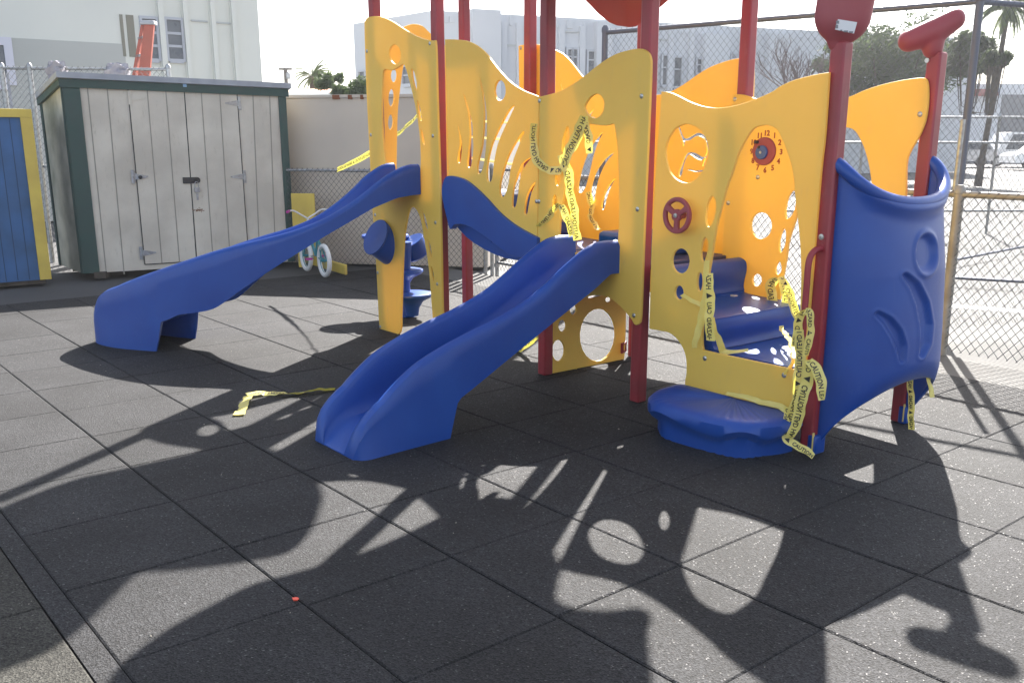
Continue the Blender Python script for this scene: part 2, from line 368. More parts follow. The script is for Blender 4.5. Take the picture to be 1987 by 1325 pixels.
# slotted wave panel
slots = [[(888, 243), (893, 262), (896, 280), (895, 300), (893, 314), (890, 316.5), (887.5, 313), (889, 298), (892, 280), (891, 262)],
 [(899, 182), (905, 197), (911, 218), (916, 240), (917, 263), (918, 290), (914.5, 320), (909, 325.5), (906, 319), (908, 297), (911, 263), (909, 227), (903, 200)],
 [(931, 151), (940.6, 191), (944, 225), (944, 263), (940.6, 304), (935, 331), (928, 338), (925, 329), (927, 313), (934, 284), (937, 252), (938, 218), (935, 182)],
 [(998, 205.5), (990, 225), (977, 252), (965.5, 281), (958.7, 313), (955, 345), (949.6, 354), (944, 347), (945, 317.6), (952, 286), (961, 263), (977, 231.5), (988, 213)],
 [(1017, 256), (1008.5, 277), (998, 304), (990, 331), (986, 358), (980, 376.5), (974.6, 383), (969, 376.5), (970, 354), (977, 327), (986, 302), (999.5, 277), (1012, 259)],
 [(1031, 306), (1017.6, 324), (1008.5, 349), (1005, 376.5), (1000.6, 399), (996, 403.6), (992.7, 397), (995, 367), (1002, 345), (1013, 317.6)],
 [(1039, 354), (1031, 374), (1025.5, 399), (1023, 413), (1019.4, 417.7), (1017, 410), (1021, 383), (1030, 363)]]
Bp = board('slotted_panel', PF, [(863, 77, c_), (880, 77), (893, 78), (905, 80), (923, 88), (941, 103), (953, 118), (968, 137), (989, 159), (1013, 175), (1040, 186), (1045.5, 188, c_), (1042, 490, c_), (990, 476), (960, 455), (930, 425), (905, 400), (872, 380, c_)],
           slots + [ell(969.8, 176, 11, 20)], YEL, FR)
bolts(PF, Bp, [(1041, 391)])
# slide arch panel
Cp = board('arch_panel', PF, [(1046.5, 188, c_), (1060, 185), (1078, 180), (1105.7, 167), (1131, 150), (1161, 126), (1191, 107), (1219, 98), (1241.6, 95), (1254, 100), (1261, 112), (1262, 140), (1257, 270), (1249, 450), (1245, 560), (1242.6, 617), (1238, 629), (1231, 629.6), (1224.6, 619), (1212, 604), (1198, 590), (1182, 578), (1166.5, 573.5), (1148, 573.6), (1132, 578), (1114, 587), (1092, 597), (1072, 603), (1050, 603, c_), (1043, 500, c_)],
           [[(1157, 182.5), (1167, 188), (1172, 201), (1168.6, 219), (1156, 229.5), (1143, 225), (1134.6, 214), (1134.6, 204), (1144.7, 189)],
            [(1134, 239, c_), (1151, 242), (1167, 244), (1178, 243.5), (1190, 241), (1193, 250), (1197.6, 286), (1200, 331), (1201, 376), (1201, 422), (1198, 480, c_), (1103, 492, c_), (1086, 470), (1085, 444), (1088, 410), (1094, 376), (1097, 342), (1101, 313), (1110, 286), (1122, 259)],
            [(1102, 246), (1104, 258), (1102, 275), (1096, 291), (1091, 295), (1090, 285), (1092, 268), (1098, 250)], ell(1082, 347, 5.5, 14, 5), ell(1076, 392, 4, 14, 5)], YEL, FR)
bolts(PF, Cp, [(1047, 196), (1245, 187), (1237, 406), (1230, 612), (1046, 391)])
# wheel panel with tall doorway
Dp = board('wheel_panel', PF, [(1283, 178, c_), (1299.5, 180), (1317, 187.5), (1340, 199), (1365, 207), (1392.6, 210), (1422.7, 206), (1453, 197.5), (1478, 187.5), (1500, 177), (1512, 168.6), (1537, 157), (1562.5, 149.7), (1587.6, 144), (1608, 141, c_), (1600, 260), (1592, 333), (1580, 480), (1566, 650), (1556, 800), (1550, 806, c_), (1440, 793, c_), (1333, 776, c_), (1329, 744), (1331.6, 724.6), (1331.6, 701), (1327.6, 682), (1319.7, 666.5), (1309, 653), (1296, 645), (1277, 641), (1259.5, 638, c_), (1264, 480, c_), (1272, 330, c_)],
           [[(1240+x/4.4156, 200+y/4.4156) for x, y in [(410, 183), (500, 215), (565, 290), (592, 390), (580, 500), (530, 600), (460, 670), (390, 685), (310, 650), (250, 570), (222, 440), (235, 340), (290, 240), (340, 200)]],
            [(1240+x/4.4156, 200+y/4.4156) for x, y in [(630, 797), (655, 850), (652, 950), (620, 1040), (585, 1060), (568, 1000), (575, 900), (600, 825)]],
            [(1240+x/4.4156, 450+y/4.4156) for x, y in [(570, 48), (590, 95), (582, 180), (552, 258), (530, 225), (527, 140), (546, 70)]],
            ell(1320.4, 506.6, 17.4, 24.4), ell(1357.3, 547, 5.3, 19, 2), ell(1317.2, 567.8, 8.8, 13.6),
            [(1240+x/4.4156, 200+y/4.4156) for x, y in [(1080, 192), (1010, 205), (960, 240), (900, 330), (850, 430), (820, 520), (790, 610), (750, 720), (720, 830), (690, 940), (660, 1060), (635, 1200), (618, 1325)]] +
            [(1240+x/4.4156, 450+y/4.4156) for x, y in [(600, 330), (575, 480), (558, 620), (545, 780), (538, 920), (545, 1000), (580, 1020), (900, 1090), (1260, 1165), (1330, 1178), (1345, 1150), (1370, 850), (1387, 450)]] +
            [(1240+x/4.4156, 200+y/4.4156) for x, y in [(1385, 1325), (1375, 1150), (1355, 950), (1335, 780), (1325, 650), (1300, 520), (1260, 400), (1220, 300), (1180, 230), (1130, 200)]]], YEL, FR)
bolts(PF, Dp, [(1367.7, 695), (1521.5, 728)])
# back panel with clock
k8 = lambda L: [(1240+x/4.4156, 200+y/4.4156) for x, y in L]
k1 = lambda L: [(1240+x/4.4156, 450+y/4.4156) for x, y in L]
Fp = board('clock_panel', PB, [(1422, 184, c_), (1440, 184), (1466, 192), (1500, 205), (1535, 211), (1570, 210), (1610, 202), (1651, 187), (1676, 176), (1701, 167.5), (1726, 161), (1754, 155.3), (1784, 151.5), (1794, 152.5), (1799, 160), (1800.5, 176), (1800, 200), (1795.5, 231.6), (1786.6, 257), (1776, 277), (1766, 294.6), (1759, 318), (1757, 388), (1752, 560), (1747, 700, c_), (1500, 668, c_), (1395, 640, c_), (1401, 500, c_), (1410, 330, c_)],
           [k8(ell(1046, 1050, 91, 114)), k8([(1325, 750), (1342, 800), (1335, 900), (1300, 970), (1265, 992), (1252, 950), (1262, 850), (1290, 780)]),
            k8([(1245, 1075), (1258, 1120), (1250, 1210), (1225, 1270), (1205, 1278), (1197, 1220), (1205, 1150), (1225, 1095)]), k1([(1198, 250), (1220, 300), (1212, 345), (1190, 365), (1168, 345), (1168, 300)]), k1(ell(1009, 412, 41, 53)),
            [(1512, 645), (1510, 610), (1517, 550), (1526, 500), (1531, 465), (1547, 416), (1560, 360), (1578, 300), (1598, 262), (1620, 247), (1644, 248), (1658, 254), (1668, 269), (1678, 292), (1688, 333), (1695, 400), (1698, 500), (1696, 610), (1690, 665), (1640, 664), (1560, 652)]], YEL, FR)
bolts(PB, Fp, [(1426, 193), (1785, 222), (1413, 394), (1470.5, 344)])
# back arch panel behind the lower deck
Gp = board('back_arch_panel', PB2, [(1268, 186, c_), (1299, 179), (1327, 163.6), (1352, 146), (1377, 131), (1402.6, 121), (1425, 115), (1445, 113), (1457, 117), (1461, 130), (1460, 190), (1452, 330), (1440, 520), (1434, 610, c_), (1350, 600), (1280, 575), (1242, 560, c_), (1255, 350, c_)],
           [k8([(325, 205), (345, 205), (385, 300), (430, 290), (490, 258), (545, 270), (580, 320), (592, 400), (575, 470), (550, 545), (540, 530), (560, 470), (530, 490), (480, 470), (430, 440), (400, 480), (380, 540), (365, 610), (345, 630), (335, 600), (360, 530), (390, 450), (420, 425), (480, 430), (545, 465), (570, 440), (575, 380), (545, 300), (490, 285), (430, 320), (395, 325), (390, 360), (375, 372), (370, 340)]),
            k8([(405, 575), (430, 568), (480, 580), (550, 575), (545, 585), (490, 592), (440, 580)])], YEL, FR)
# back slotted panel
Hp = board('back_slotted_panel', PB2, [(1006, 90, c_), (1012, 88), (1035, 86), (1060, 90), (1078.5, 98), (1093, 106), (1108, 121), (1131, 150), (1160, 172), (1200, 190), (1248, 197, c_), (1240, 330, c_), (1232, 560, c_), (1150, 520), (1060, 440), (1010, 380, c_)],
           [[(850+x/4.4156, 150+y/4.4156) for x, y in L] for L in (
               [(1415, 470), (1370, 560), (1330, 680), (1290, 850), (1255, 960), (1220, 990), (1195, 960), (1205, 870), (1240, 740), (1290, 620), (1350, 530)],
               [(1505, 650), (1440, 730), (1390, 830), (1360, 930), (1340, 1040), (1325, 1080), (1305, 1060), (1305, 950), (1340, 830), (1400, 730), (1460, 670)],
               [(1522, 865), (1480, 940), (1445, 1040), (1425, 1120), (1410, 1135), (1398, 1110), (1410, 1040), (1440, 960), (1490, 890)],
               [(1340, 265), (1310, 320), (1270, 400), (1255, 430), (1262, 390), (1290, 320)],
               [(1040, 18), (1052, 60), (1066, 112), (1056, 100), (1045, 60)])], YEL, FR)
bolts(PB2, Hp, [(1011, 94)])
# end panel at the high deck (across the frame), with doorway
PK = pls(SS[0]-.05)
Kp = board('end_panel', PK, [(737, 80, c_), (755, 66), (779, 56), (790, 50), (805, 47), (820, 51), (832, 62), (850, 78), (870, 92), (893, 98, c_), (897, 340, c_), (872, 345, c_), (738, 350, c_)],
           [[(784, 126), (776, 181), (772, 226), (770, 317), (770, 337, c_), (862, 337, c_), (862, 290), (855, 230), (840, 160), (815, 122), (797, 112)],
            ell(765, 147, 6, 13, 3), ell(760, 190, 5.5, 17, 3), ell(758.5, 237, 5, 14.5, 3)], YEL, FR)
# crawl panel with the big round hole, under the slide deck
PL_ = pls(.012)
Lp = board('crawl_panel', PL_, [(1065, 600, c_), (1120, 585), (1165, 575), (1216, 562, c_), (1212, 691), (1200, 699), (1150, 711), (1100, 720), (1069, 725, c_)],
           [ell(1160.5, 650, 35, 51, 3), ell(1113, 600.5, 7, 10.5), ell(1091.8, 632, 8, 11.5), ell(1084, 680, 12.5, 20.5), ell(1135, 578.5, 7, 5), ell(1181, 581.5, 6, 5)], YEL, FR)
b = MB(); b.tube([W(.0, DB-.1, .12), W(.03, DB-.16, .12), W(.03, DB-.16, .06), W(0, DB-.1, .06)], .012, 8, closed=True); b.build('clamp', RED, FR, smooth=True)

# decks and moulded stairs
def deck(s0, s1, z, m=BLUD):
    b = MB(); b.box(W(s0+.03, .01, z-.035), EV*(s1-s0-.06), NV*(DB-.02), ZV*.035); return b.build('deck', m, FR, bevel=.006)
ZH, ZL = 1.14, .82
b = MB(); b.box(W(.12, .34, ZL), EV*.52, NV*.42, ZV*.13); b.build('deck_step', BLU, FR, bevel=.03)
deck(SS[0], SS[1], ZH); deck(SS[2], SS[3], ZL)
def stairs(name, prof, t0, t1, thick=.05):
    """moulded stair: closed (s,z) profile pulled across the frame"""
    pr = smooth2(prof, 4); n = len(pr); b = MB(); ts = [t0, t0+.012, t1-.012, t1]
    cs = sum(p[0] for p in pr)/n; cz = sum(p[1] for p in pr)/n
    for k, t in enumerate(ts):
        sc = .985 if k in (0, 3) else 1
        b.v += [tuple(W(cs+(p[0]-cs)*sc, t, cz+(p[1]-cz)*sc)) for p in pr]
    for k in range(3):
        for i in range(n): b.f.append((k*n+i, k*n+(i+1) % n, (k+1)*n+(i+1) % n, (k+1)*n+i))
    b.f.append(tuple(range(n))); b.f.append(tuple(3*n+i for i in range(n))[::-1])
    return b.build(name, BLU, FR, smooth=True)
stairs('stair', [(.95, .82, c_), (.965, .82), (1.0, .80), (1.01, .75), (.995, .67), (1.0, .625), (1.04, .60), (1.38, .59), (1.42, .575), (1.435, .53), (1.42, .45), (1.44, .415), (1.48, .41), (2.06, .41), (2.07, .40, c_), (2.07, .36, c_), (1.40, .36), (1.0, .55), (.95, .74, c_)], .0, DB-.07)
stairs('stair', [(-1.2, 1.14, c_), (-.95, 1.14), (-.91, 1.12), (-.90, 1.06), (-.905, .99), (-.88, .955), (-.62, .95), (-.58, .93), (-.57, .87), (-.575, .86), (-.55, .83), (0, .82, c_), (0, .76, c_), (-.45, .74), (-.9, .85), (-1.2, 1.06, c_)], .0, DB-.07)
# blue guard at the left bay
g = board('stair_side', plt(-.085), [(868, 342), (886, 344), (903, 351), (924, 368), (944, 388), (969, 415), (1000, 439), (1042, 462, c_), (1042, 500, c_), (1010, 500), (989, 495), (969, 481), (946, 463), (921, 446), (903, 437), (882, 436), (873, 445), (867, 425), (862, 404), (857, 375), (860, 352)], [], BLU, FR, thick=.05)
g.modifiers.new('bevel', 'BEVEL').width = .012; g.modifiers['bevel'].segments = 3; g.modifiers['bevel'].limit_method = 'ANGLE'

# ---- slides
def slide(cen, head, prof_c, prof_b, prof_l, N=70, hw=.235, flare=None, ewr=.035, ewa=.035):
    """cen(tau)->plan point, head(tau)->heading unit vector; profiles give crest, bed and lower edge heights"""
    b = MB(); secs = []
    for i in range(N+1):
        ta = i/N; c = cen(ta); h = head(ta); lat = Vector((-h.y, h.x, 0)) * 1.0   # left of the heading
        zc, zb, zl = prof_c(ta), prof_b(ta), prof_l(ta); fl = flare(ta) if flare else 0
        zb = min(zb, zc-.004); zl = min(zl, zb-.025) if zb > .03 else min(zl, zb-.002)
        zl = max(zl, .0); zb = max(zb, .003); zc = max(zc, .012)
        wt = 1 + .28*max(0, (ta-.55)/.45); H = zc - zb; rr = min(.034*wt, H*.45); k = min(1, H/.06)
        hz = zc - zl
        ew = max(0, (ta-1+ewr)/ewr); hwl = hw - ewa*(1-math.sqrt(max(0, 1-ew*ew))); fl *= (1-ew)
        half = [(hwl+fl, zl), (hwl+fl*.8, zl+hz*.12), (hwl+fl*.35, zl+hz*.4), (hwl, zl+hz*.7), (hwl, zc-rr), (hwl-.012, zc-rr*.35), (hwl-.036*wt, zc), (hwl-.060*wt, zc-rr*.35), (hwl-.070*wt, zc-rr), (hwl-.074*wt, zb+H*.35), (hwl-.084*wt, zb+min(.03, H*.15)), (hwl-.074*wt-.036, zb+.004)]
        under = [(hwl+fl-.014, zl), (hwl-.020, max(zl, (zl+zb-.018)*.5) if zl < zb-.02 else zl), (hwl-.030, max(zl, zb-.016))]
        sec = half + [(0, zb)] + [(-q, z) for q, z in reversed(half)] + [(-q, z) for q, z in under] + [(0, max(zl, zb-.016))] + list(reversed(under))
        secs.append([c + lat*q + ZV*z for q, z in sec])
    n = len(secs[0])
    for s_ in secs: b.v += [tuple(p) for p in s_]
    for i in range(N):
        for k in range(n): b.f.append((i*n+k, i*n+(k+1) % n, (i+1)*n+(k+1) % n, (i+1)*n+k))
    b.f.append(tuple(range(n))[::-1]); b.f.append(tuple(N*n+k for k in range(n)))
    return b.build('slide', BLU, FR, smooth=True)
def interp(tab):
    tab = sorted(tab)
    def f(x):
        if x <= tab[0][0]: return tab[0][1]
        for (a, p), (c, q) in zip(tab, tab[1:]):
            if x <= c: return p + (q-p)*((x-a)/(c-a) if c > a else 0)
        return tab[-1][1]
    return f
def sm(tab):           # smooth the sampled table
    tab = sorted(tab); P = smooth_open(tab, 8); return interp(P)
# straight slide: profiles read on the plane of the near rail
PS = pls(.70); PSo = pls(.745)
TE = 1.845
crest = [PS.uv(x, y) for x, y in [(1190, 466), (1165, 468), (1140, 477), (1100, 510), (1060, 547), (1020, 580), (960, 616), (900, 645), (850, 671), (800, 703), (762, 738), (731, 773), (712, 805)]]
low = [PSo.uv(x, y) for x, y in [(1188, 532), (1165, 540), (1140, 548), (1110, 568), (1080, 588), (1050, 612), (1020, 642), (985, 682), (955, 710), (920, 738), (893, 765), (880, 790)]]
ctab = [(-u, z) for u, z in crest]; ltab = [(-u, z) for u, z in low]
print('slide2 crest', [(round(a, 3), round(c, 3)) for a, c in sorted(ctab)]); print('low', [(round(a, 3), round(c, 3)) for a, c in sorted(ltab)])
cz2 = sm(ctab); lz2 = sm(ltab)
tl = sorted(ctab)[-1]; te0 = tl[0]; zc0 = tl[1]
def c2(ta):
    d = .05 + ta*(TE+.04-.05)
    if d <= 1.70: return cz2(d)
    return interp([(1.70, cz2(1.70)), (1.74, .255), (1.78, .225), (1.82, .188), (1.85, .150), (1.868, .110), (1.879, .06), (1.885, .012)])(d)
    k = (d-te0)/(TE+.04-te0); return zc0*max(0, 1-k**3.6)**.36
def l2(ta):
    d = .05 + ta*(TE+.04-.05); dl = sorted(ltab)[-1]
    if d < dl[0]: return lz2(d)
    return max(0, dl[1]*(1-(d-dl[0])/.03))
def b2(ta):
    d = .05 + ta*(TE+.04-.05)
    return interp([(0, .81), (.12, .80), (.25, .72), (1.15, .27), (1.35, .18), (1.5, .14), (1.66, .12), (1.75, .10), (1.80, .07), (1.84, .035), (1.87, .003), (2, .003)])(d)
slide(lambda ta: W(.505+.05*ta**2, -(.05+ta*(TE+.04-.05)), 0), lambda ta: -NV, c2, b2, l2, flare=lambda ta: .025*max(0, (ta-.55)/.45)**1.5)
# curved slide
h0 = math.degrees(math.atan2(-NV.y, -NV.x)) % 360; h1 = 151.0
p0 = W(-1.615, -.05, 0); p1 = Vector((-3.23, 7.40, 0))
ch = (p1-p0).length; turn = R_(h0-h1); RR = ch/(2*math.sin(turn/2))
chdir = (p1-p0).normalized(); a0 = math.atan2(chdir.y, chdir.x) + turn/2
def cen1(ta):
    # integrate arc: heading a0 - turn*x
    x = ta; c = Vector(p0); th0 = a0
    return Vector((p0.x + RR*(math.sin(th0) - math.sin(th0-turn*x)), p0.y - RR*(math.cos(th0) - math.cos(th0-turn*x)), 0))
def hd1(ta): return Vector((math.cos(a0-turn*ta), math.sin(a0-turn*ta), 0))
def trace_z(line, q):
    """height along the curved slide (lateral q) at which it meets a read-off edge line"""
    L = sorted(smooth_open(line, 6)); f = interp(L)
    def g(ta):
        c = cen1(ta); h = hd1(ta); p = c + Vector((-h.y, h.x, 0))*q; z = 1.0
        for _ in range(8):
            x, y = proj((p.x, p.y, z)); yt = f(x); d = (Vector((p.x, p.y, z))-C0).dot(FW); z -= (yt-y)*d/F_/math.cos(PITCH)
        return z
    return g
cr = trace_z([(818, 318), (790, 320), (765, 331), (735, 350), (700, 379), (660, 406), (620, 428), (560, 450), (480, 470), (420, 486), (350, 509), (290, 530), (255, 543), (225, 556), (212, 568), (203, 580)], .20)
lo = trace_z([(818, 372), (795, 380), (760, 388), (700, 416), (640, 453), (580, 490), (540, 515), (500, 541), (465, 565), (440, 583), (412, 600), (370, 608), (330, 612)], .235)
ct = [(k/40, cr(k/40)) for k in range(0, 39)]
print('slide1 crest', [(round(a, 2), round(z, 2)) for a, z in ct][::4], 'low', [(round(k/20, 2), round(lo(k/20), 2)) for k in range(0, 18, 2)])
crf = interp(ct)
TF = .72
def c1(ta):
    if ta < .87: return crf(ta)
    k = (ta-.87)/.13; return (crf(.87) + (crf(.87)-crf(.80))/.07*(ta-.87)*.8)*max(0, 1-k**4)**.5
def l1(ta):
    return lo(ta) if ta < TF else max(0, lo(TF)*(1-(ta-TF)/.02))
zb_top = crf(0)-.20
def b1(ta): return interp([(0, 1.16), (.06, 1.15), (.14, 1.07), (.35, .76), (.55, .46), (.70, .27), (.80, .18), (.88, .14), (.94, .09), (.98, .003), (1, .003)])(ta)
slide(cen1, hd1, c1, b1, l1, N=90, ewr=.12, ewa=.07, flare=lambda ta: .05*min(1, max(0, (ta-.6)/.25))*.5)

# ---- bulging fish-mouth guard between the front right posts
eye = (1797, 492); cres = [[(1757, 535), (1775, 555), (1790, 590), (1797, 630), (1796, 665), (1788, 690)], [(1703, 610), (1722, 624), (1738, 646), (1748, 672), (1750, 700)]]
def dseg(p, a, c):
    ax, ay = a; bx, by = c; dx, dy = bx-ax, by-ay; k = max(0, min(1, ((p[0]-ax)*dx+(p[1]-ay)*dy)/(dx*dx+dy*dy))); return math.hypot(p[0]-ax-k*dx, p[1]-ay-k*dy), k
NPH, NZ = 110, 120
vsb = []
s0 = SS[4]+.03
for i in range(NPH+1):
    ph = math.pi*i/NPH; sp_ = math.sin(ph); cp = math.cos(ph)
    zt = 1.25 + .19*(1-sp_)**1.15; zb = .36*(sp_**.55)
    for j in range(NZ+1):
        v = j/NZ; z = zb + (zt-zb)*v
        B = interp([(0, .26), (.3, .30), (.6, .285), (.9, .26), (1.2, .20), (1.5, .18)])(z)
        B -= .05*max(0, 1-v*8)**2*sp_
        rim = math.exp(-((z-zt+.035)/.04)**2)
        up = max(0, (z-(zt-.03))/.03)
        B += .030*rim*min(1, sp_*3) - .05*max(0, up)**2*0
        x_s = s0 + B*sp_**.75; t_ = DB/2 - (DB/2+.0)*cp*(1 - .0)
        p = W(x_s, t_, z); px = proj(p); nrm = (EV*sp_ - NV*cp).normalized()
        d = 0
        if cp > -.35 and sp_ > .1:
            de = math.hypot((px[0]-eye[0])/18, (px[1]-eye[1])/34)
            if de < 1.5: d += -.022*max(0, min(1, (1.15-de)/.3)) + .008*math.exp(-((de-1.25)/.15)**2)
            for c in cres:
                best = 99; bk = 0
                for q in range(len(c)-1):
                    dd, kk = dseg(px, c[q], c[q+1])
                    if dd < best: best = dd; bk = (q+kk)/(len(c)-1)
                wd = 3 + 9*math.sin(math.pi*min(1, .12+bk*.8))
                d += -.020*max(0, min(1, (wd-best)/4)) + .005*math.exp(-((best-wd-2)/2.5)**2)
        vsb.append(p + nrm*d)
b = MB(); nn = NZ+1
b.add(vsb, [(i*nn+j, (i+1)*nn+j, (i+1)*nn+j+1, i*nn+j+1) for i in range(NPH) for j in range(NZ)])
bo = b.build('bubble_guard', BLU, FR, smooth='full')
md = bo.modifiers.new('shell', 'SOLIDIFY'); md.thickness = .02; md.offset = -1
# rolled rim
b = MB(); rim = []
for i in range(NPH+1):
    ph = math.pi*i/NPH; sp_ = math.sin(ph); zt = 1.25+.19*(1-sp_)**1.15
    rim.append(W(s0-.01+.20*sp_**.75, DB/2-DB/2*math.cos(ph), zt-.012))
b.tube(rim, .032, 12); b.build('rolled_rim', BLU, bo, smooth=True)
for t in (0, DB):
    b = MB(); b.box(W(s0-.02, t-.045, .0), EV*.05, NV*.09, ZV*.10); b.build('foot_bracket', BLU, bo, bevel=.01)
    b = MB(); b.box(W(s0+.012, t-.050, .015), EV*.006, NV*.012, ZV*.10); b.build('edge_strip', YEL2, bo)

# ---- podium step outside the doorway
b = MB(); n = 72; rows = []
cs, ct_ = 1.645, -.07
def pod(r, ang, z, wob=0):
    return W(cs + .47*r*math.cos(ang), ct_ - .36*r*math.sin(ang)**1.0*1.0, z)
prof = [(0, .200), (.5, .201), (.86, .200), (.95, .192), (1.0, .170), (1.01, .135), (.97, .11), (.90, .085), (.88, .05), (.88, 0)]
for (r, z) in prof:
    row = []
    for k in range(n+1):
        ang = math.pi*k/n; lobe = math.cos(ang*7)
        rr = r; zz = z
        if .05 < z < .15: zz = z + .018*lobe; rr = r + (.012*lobe)
        if z < .09: rr = r + .02*lobe
        if r < .9 and r > .3: zz += .0035*math.sin(ang*44)*(1 if (.12 < ang/math.pi < .48 or ang/math.pi > .55) else 0)
        c, s_ = math.cos(ang), math.sin(ang); ex = .62
        row.append(W(cs + .425*rr*math.copysign(abs(c)**ex, c), ct_ - .40*rr*abs(s_)**.8 + (0 if r > 0 else 0), zz))
    rows.append(row)
for row in rows: b.v += [tuple(p) for p in row]
w_ = n+1
for i in range(len(rows)-1):
    for k in range(n): b.f.append((i*w_+k, i*w_+k+1, (i+1)*w_+k+1, (i+1)*w_+k))
b.f.append(tuple([0*w_+0] + [i*w_ for i in range(1, len(rows))] + [i*w_+n for i in range(len(rows)-1, 0, -1)]))
b.build('step', BLU, FR, smooth=True)

# ---- steering wheel, on its hub
u, z = PF.uv(1315, 418.5); PW = plt(-.125)
def ring(r0, n=40, a0=0, a1=2*math.pi): return [(u + r0*math.cos(a0+(a1-a0)*k/n), z + r0*math.sin(a0+(a1-a0)*k/n)) for k in range(n)]
uW, zW = PW.uv(1315-4, 418.5)
def rg(r0, n=40): return [(uW + r0*math.cos(2*math.pi*k/n), zW + r0*math.sin(2*math.pi*k/n)) for k in range(n)]
hol = []
for a in (90, 210, 330):
    L = []
    for k in range(9): th = R_(a-46+92*k/8); L.append((uW+.073*math.cos(th), zW+.073*math.sin(th)))
    for k in range(7): th = R_(a+34-68*k/6); L.append((uW+.034*math.cos(th), zW+.034*math.sin(th)))
    hol.append(smooth2(L, 3))
sw = flat('steering_wheel', PW, [rg(.098)] + hol, .024, REDP, FR, edge=.007)
b = MB(); b.lathe(PW.w(uW, zW, -.065), [(.02, 0), (.02, .06)], 16, PW.n); b.build('hub', REDP, sw, smooth=True)
b = MB(); b.lathe(PW.w(uW, zW, 0), [(.013, 0), (.012, .006), (.005, .007), (.005, .003)], 16, PW.n); b.build('bolt', STEEL, sw, smooth=True)

# ---- clock
uC, zC = PB.uv(1484, 294)
ck = MB(); ck.lathe(PB.w(uC, zC, 0), [(.082, 0), (.082, .012), (.078, .016)], 48, PB.n); ck = ck.build('clock', REDP, Fp, smooth=True)
def sub3(name, m, c, prof, n=32, parent=ck):
    b = MB(); b.lathe(c, prof, n, PB.n); return b.build(name, m, parent, smooth=True)
b = MB(); uB, zB = PB.uv(1482, 296)
b.lathe(PB.w(uB, zB, .016), [(.041, 0), (.041, .012), (.037, .016)], 32, PB.n); b.build('clock_dial', mat('dial_blue', (.05, .11, .32), .5), Fp, smooth=True)
b = MB(); b.lathe(PB.w(uB, zB, .032), [(.009, 0), (.007, .005)], 12, PB.n); b.build('bolt', STEEL, Fp, smooth=True)
for (x, y, r) in ((1473, 276, .010), (1479, 286, .009)):
    uu, zz = PB.uv(x, y); b = MB(); b.lathe(PB.w(uu, zz, .014), [(r, 0), (r, .022), (r*.7, .024)], 12, PB.n); b.build('clock_knob', BLACK, Fp, smooth=True)
uN, zN = PB.uv(1487, 294.5)
for h in range(1, 13):
    th = R_(90 - 30*h); sz = .044
    me = text_mesh(str(h), sz, .0012, .0008)
    xs = [v.co.x for v in me.vertices]; ys = [v.co.y for v in me.vertices]; mx_, my_ = (min(xs)+max(xs))/2, (min(ys)+max(ys))/2
    sgn = 1 if PB.d.dot(RT) > 0 else -1
    for v in me.vertices:
        x, y, zz = v.co; v.co = PB.w(uN + sgn*(x-mx_) + .108*math.cos(th), zN + (y-my_) + .108*math.sin(th), .002+zz)
    me.materials.clear(); me.materials.append(DKRED); link('numeral', me, Fp)

# ---- grab handle on the front right post
b = MB(); zt, zb2 = 1.03, .40
b.tube(smooth_open([tuple(W(SS[4]-.0, -.036, zt)), tuple(W(SS[4]-.005, -.085, zt-.01)), tuple(W(SS[4]-.01, -.115, zt-.06)), tuple(W(SS[4]-.01, -.118, zt-.2)), tuple(W(SS[4]-.01, -.118, zb2+.18)), tuple(W(SS[4]-.01, -.112, zb2+.05)), tuple(W(SS[4]-.005, -.08, zb2)), tuple(W(SS[4], -.036, zb2-.01))], 5), .0155, 12)
hd = b.build('grab_handle', RED, FR, smooth=True)
for zz in (zt+.005, zb2-.01):
    b = MB(); b.lathe(W(SS[4], -.038, zz+(.05 if zz > .7 else -.05)), [(.022, -.002), (.022, .004)], 16, -NV); b.lathe(W(SS[4], -.038, zz), [(.022, -.002), (.022, .004)], 16, -NV); b.build('flange', RED, hd, smooth=True)
    b = MB(); b.lathe(W(SS[4], -.0385, zz+(.05 if zz > .7 else -.05)), [(.014, 0), (.014, .008), (.006, .009), (.006, .004)], 16, -NV); b.build('bolt', STEEL, hd, smooth=True)

# ---- post caps
def blob(name, pts, parent, m, flatn=None, sub=2, k=1.0):
    """pts: (Vector, radius) chain merged by a remeshed skin of spheres"""
    bm = bmesh.new()
    for p, r in pts:
        mt = Matrix.Translation(p)
        if flatn is not None:
            n = Vector(flatn).normalized(); q = n.to_track_quat('Z', 'Y').to_matrix().to_4x4(); mt = mt @ q @ Matrix.Diagonal((1, 1, k, 1))
        bmesh.ops.create_uvsphere(bm, u_segments=24, v_segments=14, radius=r, matrix=mt)
    me = bpy.data.meshes.new(name); bm.to_mesh(me); bm.free(); me.materials.append(m)
    o = link(name, me, parent); md = o.modifiers.new('r', 'REMESH'); md.mode = 'VOXEL'; md.voxel_size = .008; md.use_smooth_shade = True
    md = o.modifiers.new('s', 'SMOOTH'); md.iterations = 8; md.factor = .6
    return o
PC4 = Pl(W(SS[4], 0, 0), RT.cross(ZV).cross(ZV)); PC4 = Pl(W(SS[4], 0, 0), Vector((1, -.15, 0)))
def chain(P, L):
    out = []
    for (a, ra), (c, rc) in zip(L, L[1:]):
        ua, za = P.uv(*a); uc, zc = P.uv(*c); d = math.hypot(ua-uc, za-zc); m = max(2, int(d/.012))
        for k in range(m+1):
            f = k/m; out.append((P.w(ua+(uc-ua)*f, za+(zc-za)*f, 0), ra+(rc-ra)*f))
    return out
c4 = blob('post_cap', chain(PC4, [((1645, -20), .130), ((1636, 30), .128), ((1630, 68), .058), ((1628, 80), .055)]), FR, REDP, flatn=PC4.n, k=.5)
PC5 = Pl(W(SS[4], DB, 0), Vector((1, -.15, 0)))
